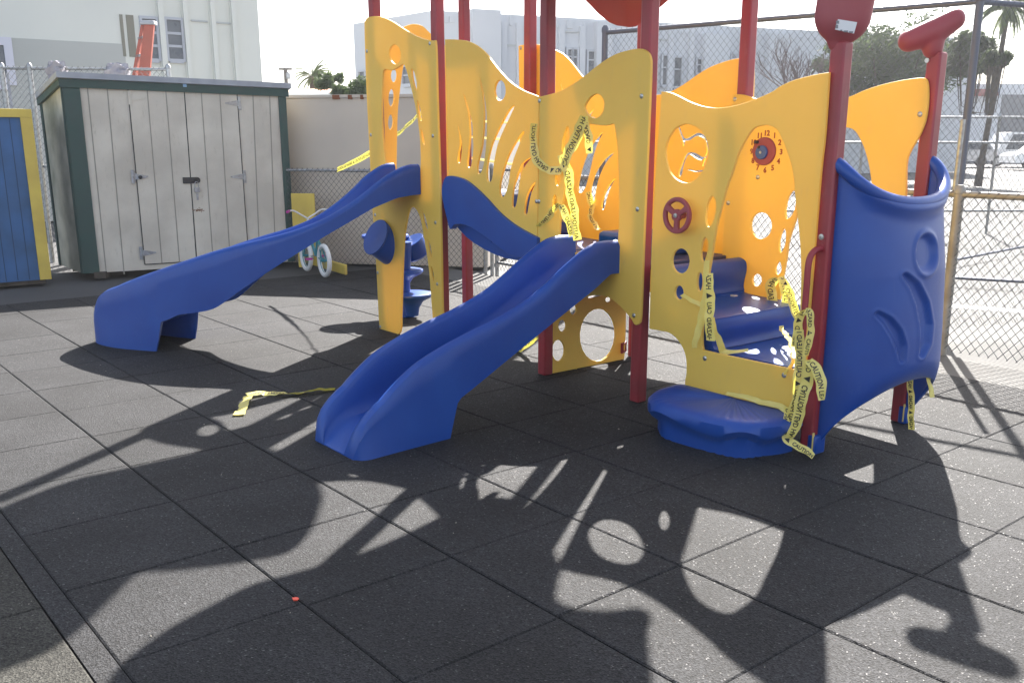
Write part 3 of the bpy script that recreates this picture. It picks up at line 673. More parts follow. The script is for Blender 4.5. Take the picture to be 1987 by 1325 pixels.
c5 = blob('post_cap', chain(PC5, [((1764, 80), .056), ((1812, 62), .068), ((1852, 38), .054)]) + chain(PC5, [((1812, 62), .06), ((1810, 95), .052)]), FR, REDP, flatn=PC5.n, k=1.0)
b = MB(); b.lathe(W(SS[4]-.03, DB-.04, 1.93), [(.012, 0), (.012, .006)], 12, -NV); b.build('bolt', STEEL, c5, smooth=True)
PCs = Pl(PC4.w(0, 0, .079), PC4.d)
q = [PCs.uv(x, y) for x, y in ((1620, 58), (1657, 66), (1663, 44), (1626, 38))]
b = MB(); b.pquad(PCs, q, .003, 0); lb = b.build('sticker', LABELW, c4)
b = MB()
for x0, x1, y0, y1 in ((1622, 1628, 41, 47), (1621, 1626, 49, 56), (1630, 1634, 58.5, 61), (1637, 1645, 60, 63.5), (1647, 1655, 61.5, 65)):
    b.pquad(PCs, [PCs.uv(x, y) for x, y in ((x0, y1), (x1, y1), (x1, y0), (x0, y0))], .0045, .003)
b.build('sticker_print', LABELG, lb)

# ---- canopy roofs
def roof(outl, ctr, ze, rise, lift=0):
    """leaf shaped canopy: (s,t) rim outline at height ze, shallow dome inside"""
    L = smooth2(outl, 5); m = len(L); K = 10; b = MB(); b.v.append(tuple(W(ctr[0], ctr[1], ze+rise)))
    for k in range(1, K+1):
        f = k/K
        for (a, c) in L:
            aa, cc = ctr[0]+(a-ctr[0])*f, ctr[1]+(c-ctr[1])*f
            k1_ = max(0, min(1, (cc-.12)/.5)); k2_ = max(0, min(1, (.50-aa)/.45)); b.v.append(tuple(W(aa, cc, ze + rise*(1-f**2.2) - lift*f*f*k1_*k1_*(3-2*k1_)*k2_)))
    b.f += [(0, 1+i, 1+(i+1) % m) for i in range(m)]
    for k in range(K-1): b.f += [(1+k*m+i, 1+(k+1)*m+i, 1+(k+1)*m+(i+1) % m, 1+k*m+(i+1) % m) for i in range(m)]
    o = b.build('roof', REDP, FR, smooth='full')
    md = o.modifiers.new('shell', 'SOLIDIFY'); md.thickness = .045; md.offset = 0
    md = o.modifiers.new('b', 'BEVEL'); md.width = .015; md.segments = 2; md.limit_method = 'ANGLE'
roof([(-.03, .66), (-.02, .3), (-.02, -.05), (-.03, -.27), (.03, -.45), (.1, -.62), (.23, -.81), (.36, -.87), (.5, -.8), (.63, -.62), (.78, -.42), (1.02, -.27), (1.3, -.05), (1.42, .18), (1.28, .36), (1.08, .55), (.985, .66), (.93, .57), (.83, .485), (.72, .475), (.61, .57), (.5, .68), (.3, .72), (.05, .73)], (.45, 0), 2.47, .28, .20)
roof([(a-.18, c+.26) for a, c in [(-1.86, .72), (-1.4, .82), (-1.0, .72), (-.81, .61), (-.63, .48), (-.50, .33), (-.53, .20), (-.71, .16), (-.86, .05), (-.80, -.06), (-.6, -.27), (-.4, -.45), (-.28, -.6), (-.27, -.8), (-.45, -.95), (-.9, -.9), (-1.3, -.75), (-1.6, -.5), (-1.73, -.31), (-1.83, -.09), (-1.84, .1), (-1.86, .4)]], (-1.45, .2), 3.1, .35)

# ---- pod climber at the high end
PD = MB()
def pod_step(px, z, r, name='pod'):
    pl = plt(.43); u, zz = pl.uv(*px); c = W(u, .43, 0)
    b = MB(); b.lathe(c + ZV*z, [(r*.30, -.20), (r*.36, -.13), (r*.55, -.07), (r*.93, -.035), (r, -.015), (r*.98, 0), (r*.9, .004), (0.01, -.004)], 32); return b.build(name, BLU, FR, smooth=True)
pod_step((747, 445), .70, .215); pod_step((778, 527), .41, .20); pod_step((799, 577), .22, .185)
pl = plt(.43); u, _ = pl.uv(784, 560)
b = MB(); b.lathe(W(u, .43, 0), [(.11, 0), (.085, .03), (.06, .1), (.055, .3), (.07, .5), (.08, .66)], 24); b.build('pod_column', BLU, FR, smooth=True)
def cone_pod(c, ax, r1, r2, h):
    b = MB(); b.lathe(c, [(r2*.2, -h*1.0), (r2*.8, -h*.97), (r2, -h*.85), (r1*.93, -.02), (r1, -.008), (r1*.98, 0), (r1*.9, .0), (.01, -.018)], 36, ax); return b.build('pod', BLU, FR, smooth=True)
q = plt(-.15); u, z = q.uv(729, 460); cone_pod(W(u-.01, -.15, z), (-.72, -.62, .46), .15, .165, .21)
q = plt(.55); u, z = q.uv(797, 478); cone_pod(W(u, .55, z+.05), (-.4, -.3, .85), .12, .12, .17)

# ------------------------------------------------------------------ caution tapes
def tape(label, cpts, wf, width=.076, text='CAUTION LEAD HAZARD', mirror=False, t=None, P=None, pts3=None, phase=0, nvec=None, group='strips of caution tape', flip=False, name='caution_tape'):
    """ribbon along read-off centre points on plane P; wf = apparent width factor at each point (1 flat on, 0 edge on)"""
    if pts3 is None:
        base = [(x, y, (tt if tt is not None else 0), w) for (x, y, tt), w in zip([(c[0], c[1], c[2] if len(c) > 2 else t) for c in cpts], wf)]
        C3 = []
        for x, y, tt, w in base:
            pl = plt(tt); u, z = pl.uv(x, y); p = W(u, tt, z); C3.append((*p, w))
        nv = -NV
    else:
        C3 = [(*p, w) for p, w in zip(pts3, wf)]; nv = Vector(nvec)
    S = smooth_open(C3, 8); rnd = random.Random(len(label)*7+int(phase*100))
    pts = [Vector(s_[:3]) for s_ in S]; ws = [max(.08, min(1, s_[3])) for s_ in S]
    n = len(pts); arc = [0]
    for i in range(1, n): arc.append(arc[-1] + (pts[i]-pts[i-1]).length)
    frames = []
    for i in range(n):
        tg = (pts[min(i+1, n-1)] - pts[max(i-1, 0)]).normalized(); sd = tg.cross(nv)
        if sd.length < 1e-4: sd = tg.orthogonal()
        sd.normalize(); up = sd.cross(tg).normalized()
        if up.dot(nv) < 0: up = -up
        w = ws[i]; th = math.acos(w)
        cr_ = .007*math.sin(arc[i]*31+phase*5) + .003*math.sin(arc[i]*83+1)
        frames.append((pts[i] + up*(.004), (sd*w + up*math.sin(th)*.6), up, cr_))
    b = MB(); K = 4
    for i in range(n):
        p, sd, up, cr_ = frames[i]
        for k in range(K+1):
            f = (k/K-.5); b.v.append(tuple(p + sd*(f*width) + up*(cr_*(f*f*4) + rnd.uniform(-.0003, .0003))))
    for i in range(n-1):
        for k in range(K): b.f.append((i*(K+1)+k, i*(K+1)+k+1, (i+1)*(K+1)+k+1, (i+1)*(K+1)+k))
    o = b.build(name, TAPE, smooth='full', recalc=False); tag(o, label, 'caution tape', group)
    if text:
        L = arc[-1]; me = text_mesh((text + '  \u25b2  ')*5, width*.70, .0009)
        vs_ = [v.co.copy() for v in me.vertices]; bad = set(); new = []
        for i_, v in enumerate(vs_):
            x = v.x*.72 - phase
            if x < 0.003 or x > L-.003: bad.add(i_)
            x = max(0, min(L-1e-4, x)); a = (L-x) if flip else x
            a = max(0, min(L-1e-4, a)); i = 0
            while i < n-2 and arc[i+1] < a: i += 1
            f = (a-arc[i])/max(1e-6, arc[i+1]-arc[i])
            A0, A1 = frames[i], frames[i+1]; y = (v.y/(width)) - .25
            if mirror: y = -y
            p = A0[0].lerp(A1[0], f); sd = A0[1].lerp(A1[1], f); up = A0[2].lerp(A1[2], f).normalized(); cc = A0[3]*(1-f)+A1[3]*f
            new.append(p + sd*(-y*width if not flip else y*width) + up*(cc*(y*y*4)+.0025))
        for v, c in zip(me.vertices, new): v.co = c
        bm = bmesh.new(); bm.from_mesh(me); bm.verts.ensure_lookup_table()
        bmesh.ops.delete(bm, geom=[bm.verts[i] for i in bad], context='VERTS'); bm.to_mesh(me); bm.free()
        me.materials.clear(); me.materials.append(INK); link('printed_words', me, o)
    return o
tape('broad yellow tape strip slanting down from the round hole of the slide doorway', [(1136, 226), (1128, 246), (1116, 272), (1103, 300), (1096, 322)], [.35, .6, .85, 1, 1], t=-.13, flip=True, phase=0)
tape('long yellow tape strip hanging straight down in the slide doorway over the slide top', [(1092, 300), (1100, 325), (1106, 360), (1114, 410), (1121, 466)], [.5, .75, 1, 1, 1], t=-.115, mirror=True, flip=True, phase=.02)
tape('drooping tape loop across the yellow panel left of the slide doorway', [(1039, 240), (1036, 262), (1036, 288), (1042, 308), (1055, 324), (1072, 331), (1092, 330)], [.3, .3, .7, .7, .6, .7, .8], t=-.075, phase=.05, width=.07, mirror=True)
tape('short tape end hanging beside the long strip at the slide top, reading HAZARD', [(1091, 398), (1100, 418), (1106, 440), (1110, 458)], [.35, .9, 1, 1], t=-.125, text='HAZARD  HAZARD', mirror=True, flip=True, width=.06)
tape('thin twisted tape tail pointing down left below the slide doorway', [(1088, 396), (1074, 408), (1062, 424), (1046, 440)], [.3, .5, .5, .15], t=-.08, width=.06)
tape('bright tape tail hanging inside the slide doorway from its top', [(1137, 226), (1138, 246), (1142, 270), (1146, 298)], [.4, .5, .7, .3], t=-.09, width=.062, phase=.2, mirror=True)
tape('glowing yellow tape piece seen through the back slotted panel slots', [(1142, 372, .9), (1147, 388, .9), (1149, 398, .9), (1147, 412, .85), (1150, 428, .8), (1163, 446, .7)], [.4, .8, .7, .3, .3, .2], width=.06)
tape('flat tape strip hanging down the left edge of the tall doorway', [(1377, 530), (1377, 560), (1378, 600), (1378, 661)], [.55, .9, 1, 1], t=-.095, mirror=True, flip=True, width=.062, text='HAZARD  CAU')
tape('narrow folded tape strand behind the flat strip left of the tall doorway', [(1374, 505), (1371, 540), (1367, 590), (1360, 620), (1354, 650), (1349, 675)], [.2, .35, .3, .6, .5, .2], t=-.085, width=.05, text=None)
tape('twisted tape end trailing onto the low blue platform', [(1383, 616, -.08), (1389, 645, -.06), (1398, 668, -.03), (1404, 681, .0), (1425, 682, .03), (1452, 679, .08)], [.3, .4, .5, .6, .3, .3], width=.05, text=None)
tape('thin tape cord tied from the small round hole to the tall doorway edge', [(1325, 571), (1338, 579), (1350, 586), (1364, 595)], [.3, .25, .35, .25], t=-.075, width=.045, text=None)
tape('grey yellow tape strand hanging left of the knot in the clock panel doorway', [(1512, 540), (1500, 548), (1496, 562), (1500, 590), (1507, 608), (1513, 622)], [.3, .7, .9, .95, .9, .5], t=DB-.13, mirror=True, flip=True, width=.07, phase=.05)
tape('bright sunlit middle tape strand under the knot in the clock panel doorway', [(1517, 538), (1524, 556), (1527, 580), (1524, 605), (1519, 632)], [.3, .7, .9, 1, .6], t=DB-.12, width=.07, phase=.1, mirror=True)
tape('slanting tape strand running from the clock panel knot toward the red handle', [(1518, 536), (1529, 560), (1540, 590), (1549, 615), (1554, 632)], [.3, .5, .8, .9, .9], t=DB-.16, width=.055, phase=.3, mirror=True)
tape('thin curl of tape below the middle strand at the platform edge', [(1519, 632, .5), (1521, 645, .4), (1532, 655, .3), (1541, 690, .0), (1533, 712, -.05), (1522, 727, -.07)], [.2, .2, .25, .2, .2, .2], width=.04, text=None)
tape('tape strip wrapped down the left side of the red handle', [(1568, 604), (1556, 612), (1549, 636), (1546, 655), (1541, 672)], [.5, .45, .8, .7, .3], t=-.15, width=.052, mirror=True, flip=True, text='HAZARD')
tape('tape strip wrapped down the right side of the red handle', [(1563, 603), (1573, 606), (1573, 635), (1571, 660), (1566, 690)], [.5, .5, .35, .5, .25], t=-.16, width=.052, phase=.2)
tape('long bright tape strip falling behind the handle past the doorway corner', [(1553, 640), (1553, 690), (1551, 735), (1545, 775), (1535, 812), (1528, 832)], [.6, .8, .75, .55, .65, .3], t=-.145, width=.058, phase=.12, mirror=True, flip=True)
tape('wide tape strip hanging in front of the red post below the handle', [(1572, 698), (1568, 730), (1560, 762), (1551, 800), (1540, 838), (1531, 850)], [.35, .75, .95, .8, .55, .25], t=-.185, width=.062, phase=.3, mirror=True)
tape('short loose tape tail curling right from the handle knot', [(1572, 698), (1582, 712), (1591, 735), (1596, 755), (1596, 776)], [.4, .7, .8, .6, .15], t=-.18, width=.06, phase=.4)
tape('tape loop lying round the foot of the front right red post', [(1531, 790, -.15), (1525, 820, -.17), (1528, 848, -.18), (1545, 862, -.17), (1562, 873, -.16), (1579, 885, -.14)], [.4, .5, .7, .6, .6, .3], width=.05, phase=.5)
tape('tape piece draped along the back edge of the blue step', [(1410, 762, -.075), (1440, 768, -.075), (1475, 778, -.08), (1505, 785, -.085), (1530, 797, -.1)], [.25, .4, .5, .5, .6], width=.045, text=None)
tape('straight sunlit tape strip hanging below the blue bubble guard', [(1767, 722, .62), (1768, 760, .62), (1769, 800, .62), (1770, 833, .62)], [1, 1, 1, 1], width=.036, mirror=True, flip=True, text='HAZARD')
tape('small crumpled tape tail dangling beside the fence below the blue guard', [(1802, 708, .7), (1804, 722, .7), (1804, 738, .7), (1807, 760, .7), (1809, 771, .7)], [.8, .9, .3, .5, .4], width=.035, text=None)
b3 = [gz(*p, .006) for p in ((464, 806), (472, 788), (482, 768))]
tape('pale tape end bent at an angle on the rubber ground left of the straight slide', None, [1, .9, .9], pts3=b3, nvec=(0, 0, 1), width=.068, text=None)
b3 = [gz(*p, .012) for p in ((480, 768), (510, 763), (540, 764), (560, 765), (590, 761), (622, 757), (650, 754))]
tape('long crumpled tape lying on the rubber ground behind the straight slide', None, [.9, .85, .8, .5, .45, .35, .3], pts3=b3, nvec=(0, -.5, .87), width=.068, mirror=True, phase=.05)
tape('tape strip slanting to the ground left of the crawl panel post', [(1050, 645, .3), (1020, 668, .3), (990, 690, .3), (960, 710, .3)], [1, 1, .8, .6], width=.06, mirror=True, phase=.0)
tape('long yellow tape stretched across behind the tall doorway panel at left', [(655, 330, .95), (715, 300, .95), (770, 262, .95), (815, 222, .95), (845, 200, .95)], [.9, 1, .8, .8, .8], width=.06, text='CAUTION LEAD HAZARD')
for i, (ya, yb) in enumerate(((232, 240), (262, 274), (300, 322))):
    tape(['topmost thin tape line crossing behind the slotted panel', 'middle thin tape line crossing behind the slotted panel', 'lowest sloping tape line crossing behind the slotted panel'][i], [(885, ya, .93), (940, (ya+yb)/2, .93), (1020, yb, .93)], [.35, .35, .35], width=.05, text=None)

# ------------------------------------------------------------------ small litter
def chip(label, x, y, m, r, name='paper_scrap', z=.001):
    c = gz(x, y, z); b = MB(); n = 7; rnd = random.Random(int(x))
    ring_ = [c + TA*(r*rnd.uniform(.5, 1)*math.cos(2*math.pi*k/n)) + TB*(r*rnd.uniform(.5, 1)*math.sin(2*math.pi*k/n)) for k in range(n)]
    b.add([p + ZV*.001 for p in ring_] + [p + ZV*(.004+rnd.uniform(0, .003)) for p in ring_], [tuple(range(n)), tuple(range(n, 2*n))] + [(k, (k+1) % n, n+(k+1) % n, n+k) for k in range(n)])
    tag(b.build(name, m), label, 'litter')
chip('tiny orange plastic chip on the dark rubber tiles in the foreground', 573, 1163, CHIP, .014, 'plastic_chip')
chip('small torn white paper on the blue stair tread', 1424, 575, PAPER, .03, z=.6)

b = MB(); rnd = random.Random(99)
for _ in range(420):
    p = T(rnd.uniform(-8, 9), rnd.uniform(-.6, 8.5), .0015); a = rnd.uniform(0, 6.28); q = rnd.uniform(.0012, .0042)*(1 if rnd.random() < .93 else 2.2)
    c1_ = [p + Vector((math.cos(a+k*1.57+rnd.uniform(-.3, .3)), math.sin(a+k*1.57), 0))*q*rnd.uniform(.5, 1.2) for k in range(4)]
    b.add(c1_ + [p + ZV*q*.8], [(0, 1, 4), (1, 2, 4), (2, 3, 4), (3, 0, 4)])
tag(b.build('grit', mat('pale_grit', (.34, .31, .26), .9)), 'pale grit and crumbs scattered over the dark rubber tiles', 'grit', kind='stuff')

# ------------------------------------------------------------------ chain-link fences
def chainlink(b, P, u0, u1, z0, z1, cell=.058, r=.0016, knuckle=True):
    """diamond mesh of crossing wires on plane P, appended to b"""
    d = cell*1.0; W_ = u1-u0; H = z1-z0
    def seg(a, c, off):
        A0, C1 = P.w(a[0], a[1], off), P.w(c[0], c[1], off)
        t_ = (C1-A0).normalized(); n1 = P.n; n2 = t_.cross(n1)
        v = []
        for q in (A0, C1):
            v += [q + n1*r, q - n1*r*.5 + n2*r*.87, q - n1*r*.5 - n2*r*.87]
        b.add(v, [(0, 1, 4, 3), (1, 2, 5, 4), (2, 0, 3, 5)])
    k = -int(H/d)-1; asp = 1.15
    step = d; Hs = H/asp
    i = -int(Hs/step)-1
    while i*step < W_:
        for sg in (1, -1):
            # line: u = i*step + s (sg=1) or mirrored
            a0 = i*step; s_lo = max(0, -a0); s_hi = min(Hs, W_-a0)
            if s_hi > s_lo:
                if sg == 1: p, q = (u0+a0+s_lo, z0+s_lo*asp), (u0+a0+s_hi, z0+s_hi*asp)
                else: p, q = (u1-a0-s_lo, z0+s_lo*asp), (u1-a0-s_hi, z0+s_hi*asp)
                seg(p, q, r*sg)
        i += 1
def fence(label, P, posts, z_top, u0, u1, z0=.03, rails=(), mesh=(None, None), cell=.058, wr=.0016, pr=.024, rr=.018, pm=GALV, name='chain_link_fence', wm=WIRE):
    f = thing(name, label, 'fence')
    b = MB(); chainlink(b, P, u0, u1, z0 if mesh[0] is None else mesh[0], z_top+.03 if mesh[1] is None else mesh[1], cell, wr); b.build('wire_mesh', wm, f, recalc=False)
    for u in posts:
        b = MB(); b.lathe(P.w(u, -.05, -.02), [(pr, 0), (pr, z_top+.05), (pr*1.15, z_top+.055), (pr*1.15, z_top+.09), (pr*.6, z_top+.115)], 14); b.build('post', pm, f, smooth=True)
    for z in rails:
        b = MB(); b.tube([P.w(u0, z, -.02), P.w(u1, z, -.02)], rr, 10); b.build('rail', pm, f, smooth=True)
    return f
# low fence on the right, runs parallel to the paving
PR = Pl(gz(1822, 686), TA)
uR = lambda x, y: PR.uv(x, y)[0]
zr = PR.uv(1850, 377)[1]; print('low fence top', zr)
lf = fence('low chain link fence close behind the right side of the climbing frame', PR, [PR.uv(1826, 600)[0]+.03], zr, -4.4, 3.2, z0=.03, rails=[zr], cell=.066, wr=.0029, pr=.036, rr=.025, pm=POLEY)
# thin pole rising from the low post
PR3 = PR
u_, _z = PR.uv(1850, 378)
zt_ = PR.uv(1866, 232)[1]
b = MB(); b.tube([PR.w(u_-.005, zr, -.02), PR.w(u_+.0, zt_, -.02)], .017, 10); b.build('extension_pole', GALV, lf, smooth=True)
# tall fence
PQ = Pl(Vector((3.62, 7.9, 0)), Vector((.90-3.62, 9.75-7.9, 0)))
Q0 = gz(1827, 652); P_t = Q0
PQ = Pl(Vector((Q0.x, Q0.y, 0)), Vector((.85-Q0.x, 9.6-Q0.y, 0)))
zt1 = PQ.uv(1862, 8)[1]; uL = PQ.uv(1172, 62)[0]; zt2 = PQ.uv(1172, 62)[1]; print('tall fence', Q0, zt1, zt2, uL)
zt1 = (zt1+zt2)/2
tf = fence('tall chain link fence behind the climbing frame with a bare top rail', PQ, [0, uL], zt1, 0, uL, z0=.05, rails=[zt1], cell=.062, wr=.0015, pr=.030, rr=.022, pm=DPOLE)
PQ2 = Pl(Vector((Q0.x, Q0.y, 0)), Vector((1, .42, 0)))
fence('tall chain link fence running off to the right from the dark corner pole', PQ2, [], zt1, 0.05, 6, z0=.05, rails=[zt1], cell=.062, wr=.0015, rr=.022, pm=DPOLE)
# distant yard fence
PY = Pl(Vector((5, 16.5, 0)), Vector((1, .02, 0)))
yf = fence('distant yard fence with two horizontal rails in front of the parked cars', PY, [-1.5, .8, 3.1, 5.4, 7.7], PY.uv(1900, 228)[1], -8, 9, z0=.1, rails=[PY.uv(1900, 228)[1], PY.uv(1900, 277)[1], .35], cell=.11, wr=.002, rr=.02, pm=GALV)
# fence along the tan wall, ending at the gate post
PWL = Pl(gz(572, 517), gz(945, 527)-gz(572, 517))
u0w = PWL.uv(558, 330)[0]; u1w = PWL.uv(941, 500)[0]; zw = PWL.uv(640, 331)[1]; print('wall fence', zw, u1w)
wf = fence('low chain link fence standing in front of the tan wall', PWL, [u1w], zw, u0w-2.8, u1w, rails=[zw], cell=.066, wr=.0026)
# gate to the right of it
pG = PWL.w(u1w+.06, 0, 0); PG = Pl(pG, Vector((-.0, 0, 0)) + (gz(1600, 650) - gz(960, 528)))
gt = fence('chain link gate and fence run between the wall fence and the climbing frame', PG, [.02, .12], 1.2, .14, 1.3, rails=[1.2, .12], cell=.066, wr=.0024)
# tall slatted fence behind the sheds
PT = Pl(Vector((-6.6, 12.3, 0)), Vector((1, .10, 0)))
ztl = PT.uv(60, 133)[1]; uTe = PT.uv(326, 140)[0]; uT0 = PT.uv(-60, 130)[0]; print('slat fence', ztl)
sf = fence('tall slatted chain link fence behind the storage shed', PT, [uTe, PT.uv(4, 150)[0], PT.uv(76, 300)[0]], ztl, uT0, uTe, rails=[ztl, 1.2], cell=.07, wr=.0022, pr=.03)
b = MB(); u = uT0
while u < uTe-1.9:
    a = PT.w(u, 1.2, -.01); b.quad(PT.w(u, .15, -.012), PT.w(u+.034, .15, -.012), PT.w(u+.034, ztl-.06, -.012), PT.w(u, ztl-.06, -.012)); u += .07
b.build('privacy_slats', SLAT, sf)
def cloth_wrap(label, x, y, wpx, hpx):
    u, z = PT.uv(x, y); r = wpx/150/2; b = MB(); n = 22; m = 14; vs_ = []
    for i in range(m+1):
        f = i/m
        for k in range(n):
            th = 2*math.pi*k/n; rr = .06 + .02*math.sin(th*5+i*.5) + .015*math.sin(th*9)
            zz = z + math.cos(th)*rr*1.25 - (.10*max(0, -math.cos(th))); vs_.append(PT.w(u - r + 2*r*f + .02*math.sin(th*3), zz - .03*abs(f-.5)*2, math.sin(th)*rr - .0))
    b.add(vs_, [(i*n+k, i*n+(k+1) % n, (i+1)*n+(k+1) % n, (i+1)*n+k) for i in range(m) for k in range(n)] + [tuple(range(n))[::-1], tuple(m*n+k for k in range(n))])
    tag(b.build('cloth_wrap', CLOTH, smooth=True), label, 'cloth', 'cloths tied over the fence rail')
cloth_wrap('grey cloth bundle over the fence rail above the shed corner', 110, 132, 30, 34)
cloth_wrap('grey cloth bundle over the fence rail nearer the orange ladder', 228, 136, 38, 18)

# ------------------------------------------------------------------ tan wall behind the fence
PX = Pl(PWL.w(0, 0, -.35), PWL.d)
ua, ub = PX.uv(556, 330)[0]-.6, PX.uv(947, 500)[0]; za = PX.uv(640, 190)[1]
wl = thing('steel_wall', 'long tan painted steel wall with a rusty top edge behind the low fence', 'wall')
b = MB(); b.pbox(PX, ua, ub, 0.0, za, 0, -2.4); b.build('wall_panel', WALLM, wl, bevel=.01)
b = MB(); b.pbox(PX, ua, ub, za, za+.035, .02, -.08); b.build('top_rail', WALLM, wl)
RUST = mat('rust', (.20, .07, .03), .9)
for x0, x1 in ((646, 660), (676, 684), (700, 706)):
    b = MB(); b.pbox(PX, PX.uv(x0, 190)[0], PX.uv(x1, 190)[0], za-.02, za+.03, .023, .0); b.build('rust_patch', RUST, wl)

# ------------------------------------------------------------------ storage shed
C1, C3, C2 = gz(163, 541), gz(573, 516), gz(118, 523)
sh = thing('storage_shed', 'cream double door storage shed with dark green corner boards and grey roof', 'shed')
PSH = Pl(C1, C3-C1); fu = lambda x, y: PSH.uv(x, y)
PSL = Pl(C1, C2-C1); lu = lambda x, y: PSL.uv(x, y)
u1 = (C3-C1).length; zTL = fu(124, 160)[1]; zTR = fu(561, 180)[1]; print('shed top', zTL, zTR, u1, (C2-C1).length)
zd = .06
b = MB(); b.pquad(PSH, [(0, zd), (u1, zd), (u1, zTR), (0, zTL)], 0, -.03); b.build('front_wall', CREAM, sh)
ul = (C2-C1).length; zLb = lu(78, 200)[1]
b = MB(); b.pquad(PSL, [(0, zd), (ul, zd), (ul, zLb), (0, zTL)], 0, -.03); b.build('side_wall', CREAMD, sh)
back = C2 + (C3-C1)
b = MB(); b.hexa([C3+ZV*zd, C3+ZV*zd, back+ZV*zd, back+ZV*zd, C3+ZV*zTR, C3+ZV*zTR-PSH.d*.03, back+ZV*(zLb-.08)-PSH.d*.03, back+ZV*(zLb-.08)]); b.build('side_wall', CREAMD, sh)
b = MB(); b.quad(C2+ZV*zd, back+ZV*zd, back+ZV*(zLb-.08), C2+ZV*zLb); b.build('back_wall', CREAMD, sh)
def strip(P, pa, pb, w, m, name, f=.012, par=sh, zoff=0):   # thin strip along a px line
    (ua_, za_), (ub_, zb_) = P.uv(*pa), P.uv(*pb); b = MB(); b.pquad(P, [(ua_-w/2, za_), (ub_-w/2, zb_), (ub_+w/2, zb_), (ua_+w/2, za_)] if abs(za_-zb_) > abs(ua_-ub_) else [(ua_, za_-w/2), (ub_, zb_-w/2), (ub_, zb_+w/2), (ua_, za_+w/2)], f, -.001); return b.build(name, m, par)
for uu, (zz), ww in ((.085, zTL, .17), (u1-.045, zTR, .09)):
    b = MB(); b.pquad(PSH, [(uu-ww/2, zd), (uu+ww/2, zd), (uu+ww/2, zz), (uu-ww/2, zz)], .018, 0); b.build('corner_board', GREEN, sh)
b = MB(); b.pquad(PSL, [(ul-.06, zd), (ul, zd), (ul, zLb), (ul-.06, zLb+.02)], .018, 0); b.build('corner_board', GREEN, sh)
b = MB(); b.pquad(PSL, [(0, zd), (.03, zd), (.03, zTL), (0, zTL)], .018, 0); b.build('corner_board', GREEN, sh)
b = MB(); b.pquad(PSH, [(-.03, zTL-.05), (u1+.03, zTR-.05), (u1+.03, zTR+.045), (-.03, zTL+.045)], .035, .0); b.build('fascia', GREEN, sh)
b = MB(); b.pquad(PSL, [(-.02, zTL-.03), (ul+.03, zLb-.03), (ul+.03, zLb+.04), (-.02, zTL+.04)], .035, .0); b.build('fascia', GREEN, sh)
f0, f1 = C1 + ZV*(zTL+.045) + PSH.n*.06 + PSL.n*.05, C3 + ZV*(zTR+.045) + PSH.n*.06 + PSH.d*.06
k0, k1_ = C2 + ZV*(zLb+.045) + PSL.n*.05 - PSH.n*.05, back + ZV*(zLb-.04) + PSH.d*.06
b = MB(); b.hexa([f0, f1, k1_, k0, f0+ZV*.06, f1+ZV*.06, k1_+ZV*.06, k0+ZV*.06]); b.build('roof', ROOFG, sh)
# grooves, doors
gx = [(166, 165, 205, 535), (207, 166, 240, 532), (458, 0, 0, 0)]
for (xt, yt, xb, yb) in ((169, 166, 207, 537), (207.5, 167, 241, 532), (490.5, 180, 504, 500), (523, 182, 535, 500)):
    strip(PSH, (xb, yb), (xt, yt), .012, GROOVE, 'groove', .0025)
dl = [PSH.uv(281, 513), PSH.uv(374.5+7, 505), PSH.uv(356, 172), PSH.uv(248, 171)]
dr = [PSH.uv(382.5, 505), PSH.uv(482, 498), PSH.uv(459.5, 183), PSH.uv(357.5, 172.5)]
for q, gl, hg in ((dl, ((285, 172, 314, 510), (321, 172, 348, 509)), (((254, 190), GREYD), ((260, 343), GREYD), ((276, 491), GALV))), (dr, ((390, 178, 413, 503), (426, 180, 446, 500)), (((462, 201), GALV), ((472, 343), GALV)))):
    b = MB(); b.pquad(PSH, q, .012, -.002); d_ = b.build('door', CREAM, sh, bevel=.002)
    for (xt, yt, xb, yb) in gl: strip(PSH, (xb, yb), (xt, yt), .011, GROOVE, 'groove', .0145, d_)
    for (x, y), m_ in hg:
        uu, zz = PSH.uv(x, y); sg = 1 if q is dl else -1
        mm = CREAM if (x == 254) else GALV
        b = MB(); b.pquad(PSH, [(uu-.03, zz-.075), (uu+.005, zz-.075), (uu+.005, zz+.075), (uu-.03, zz+.075)] if sg == 1 else [(uu, zz-.075), (uu+.03, zz-.075), (uu+.03, zz+.075), (uu, zz+.075)], .019, .012)
        b.pquad(PSH, [(uu+.005, zz-.035), (uu+.15, zz-.008), (uu+.15, zz+.008), (uu+.005, zz+.035)] if sg == 1 else [(uu-.15, zz-.008), (uu, zz-.035), (uu, zz+.035), (uu-.15, zz+.008)], .0185, .012)
        b.tube([PSH.w(uu, zz-.075, .02), PSH.w(uu, zz+.075, .02)], .006, 6); b.build('hinge', mm, d_)
strip(PSH, (381, 505), (356.8, 172), .012, GAP, 'door_gap', .0125)
strip(PSH, (281, 513), (247.6, 169), .010, GAP, 'door_gap', .0125); strip(PSH, (482, 498), (459.3, 181), .010, GAP, 'door_gap', .0125)
strip(PSH, (248, 169.5), (459, 181.5), .010, GAP, 'door_gap', .0125); strip(PSH, (281, 513), (362, 508), .010, GAP, 'door_gap', .0125)
uu, zz = PSH.uv(370, 350)
b = MB(); b.pbox(PSH, uu-.09, uu+.07, zz-.035, zz+.035, .03, .012); b.lathe(PSH.w(uu+.07, zz, .012), [(.035, 0), (.035, .018)], 16, PSH.n); b.build('hasp', BLACK, sh)
b = MB(); uu, zz = PSH.uv(380, 356); b.tube([PSH.w(uu-.02, zz-.05, .045), PSH.w(uu-.02, zz-.0, .045), PSH.w(uu-.01, zz+.018, .045), PSH.w(uu+.01, zz+.018, .045), PSH.w(uu+.02, zz, .045), PSH.w(uu+.02, zz-.05, .045)], .005, 6); b.pbox(PSH, uu-.03, uu+.03, zz-.10, zz-.045, .06, .03)
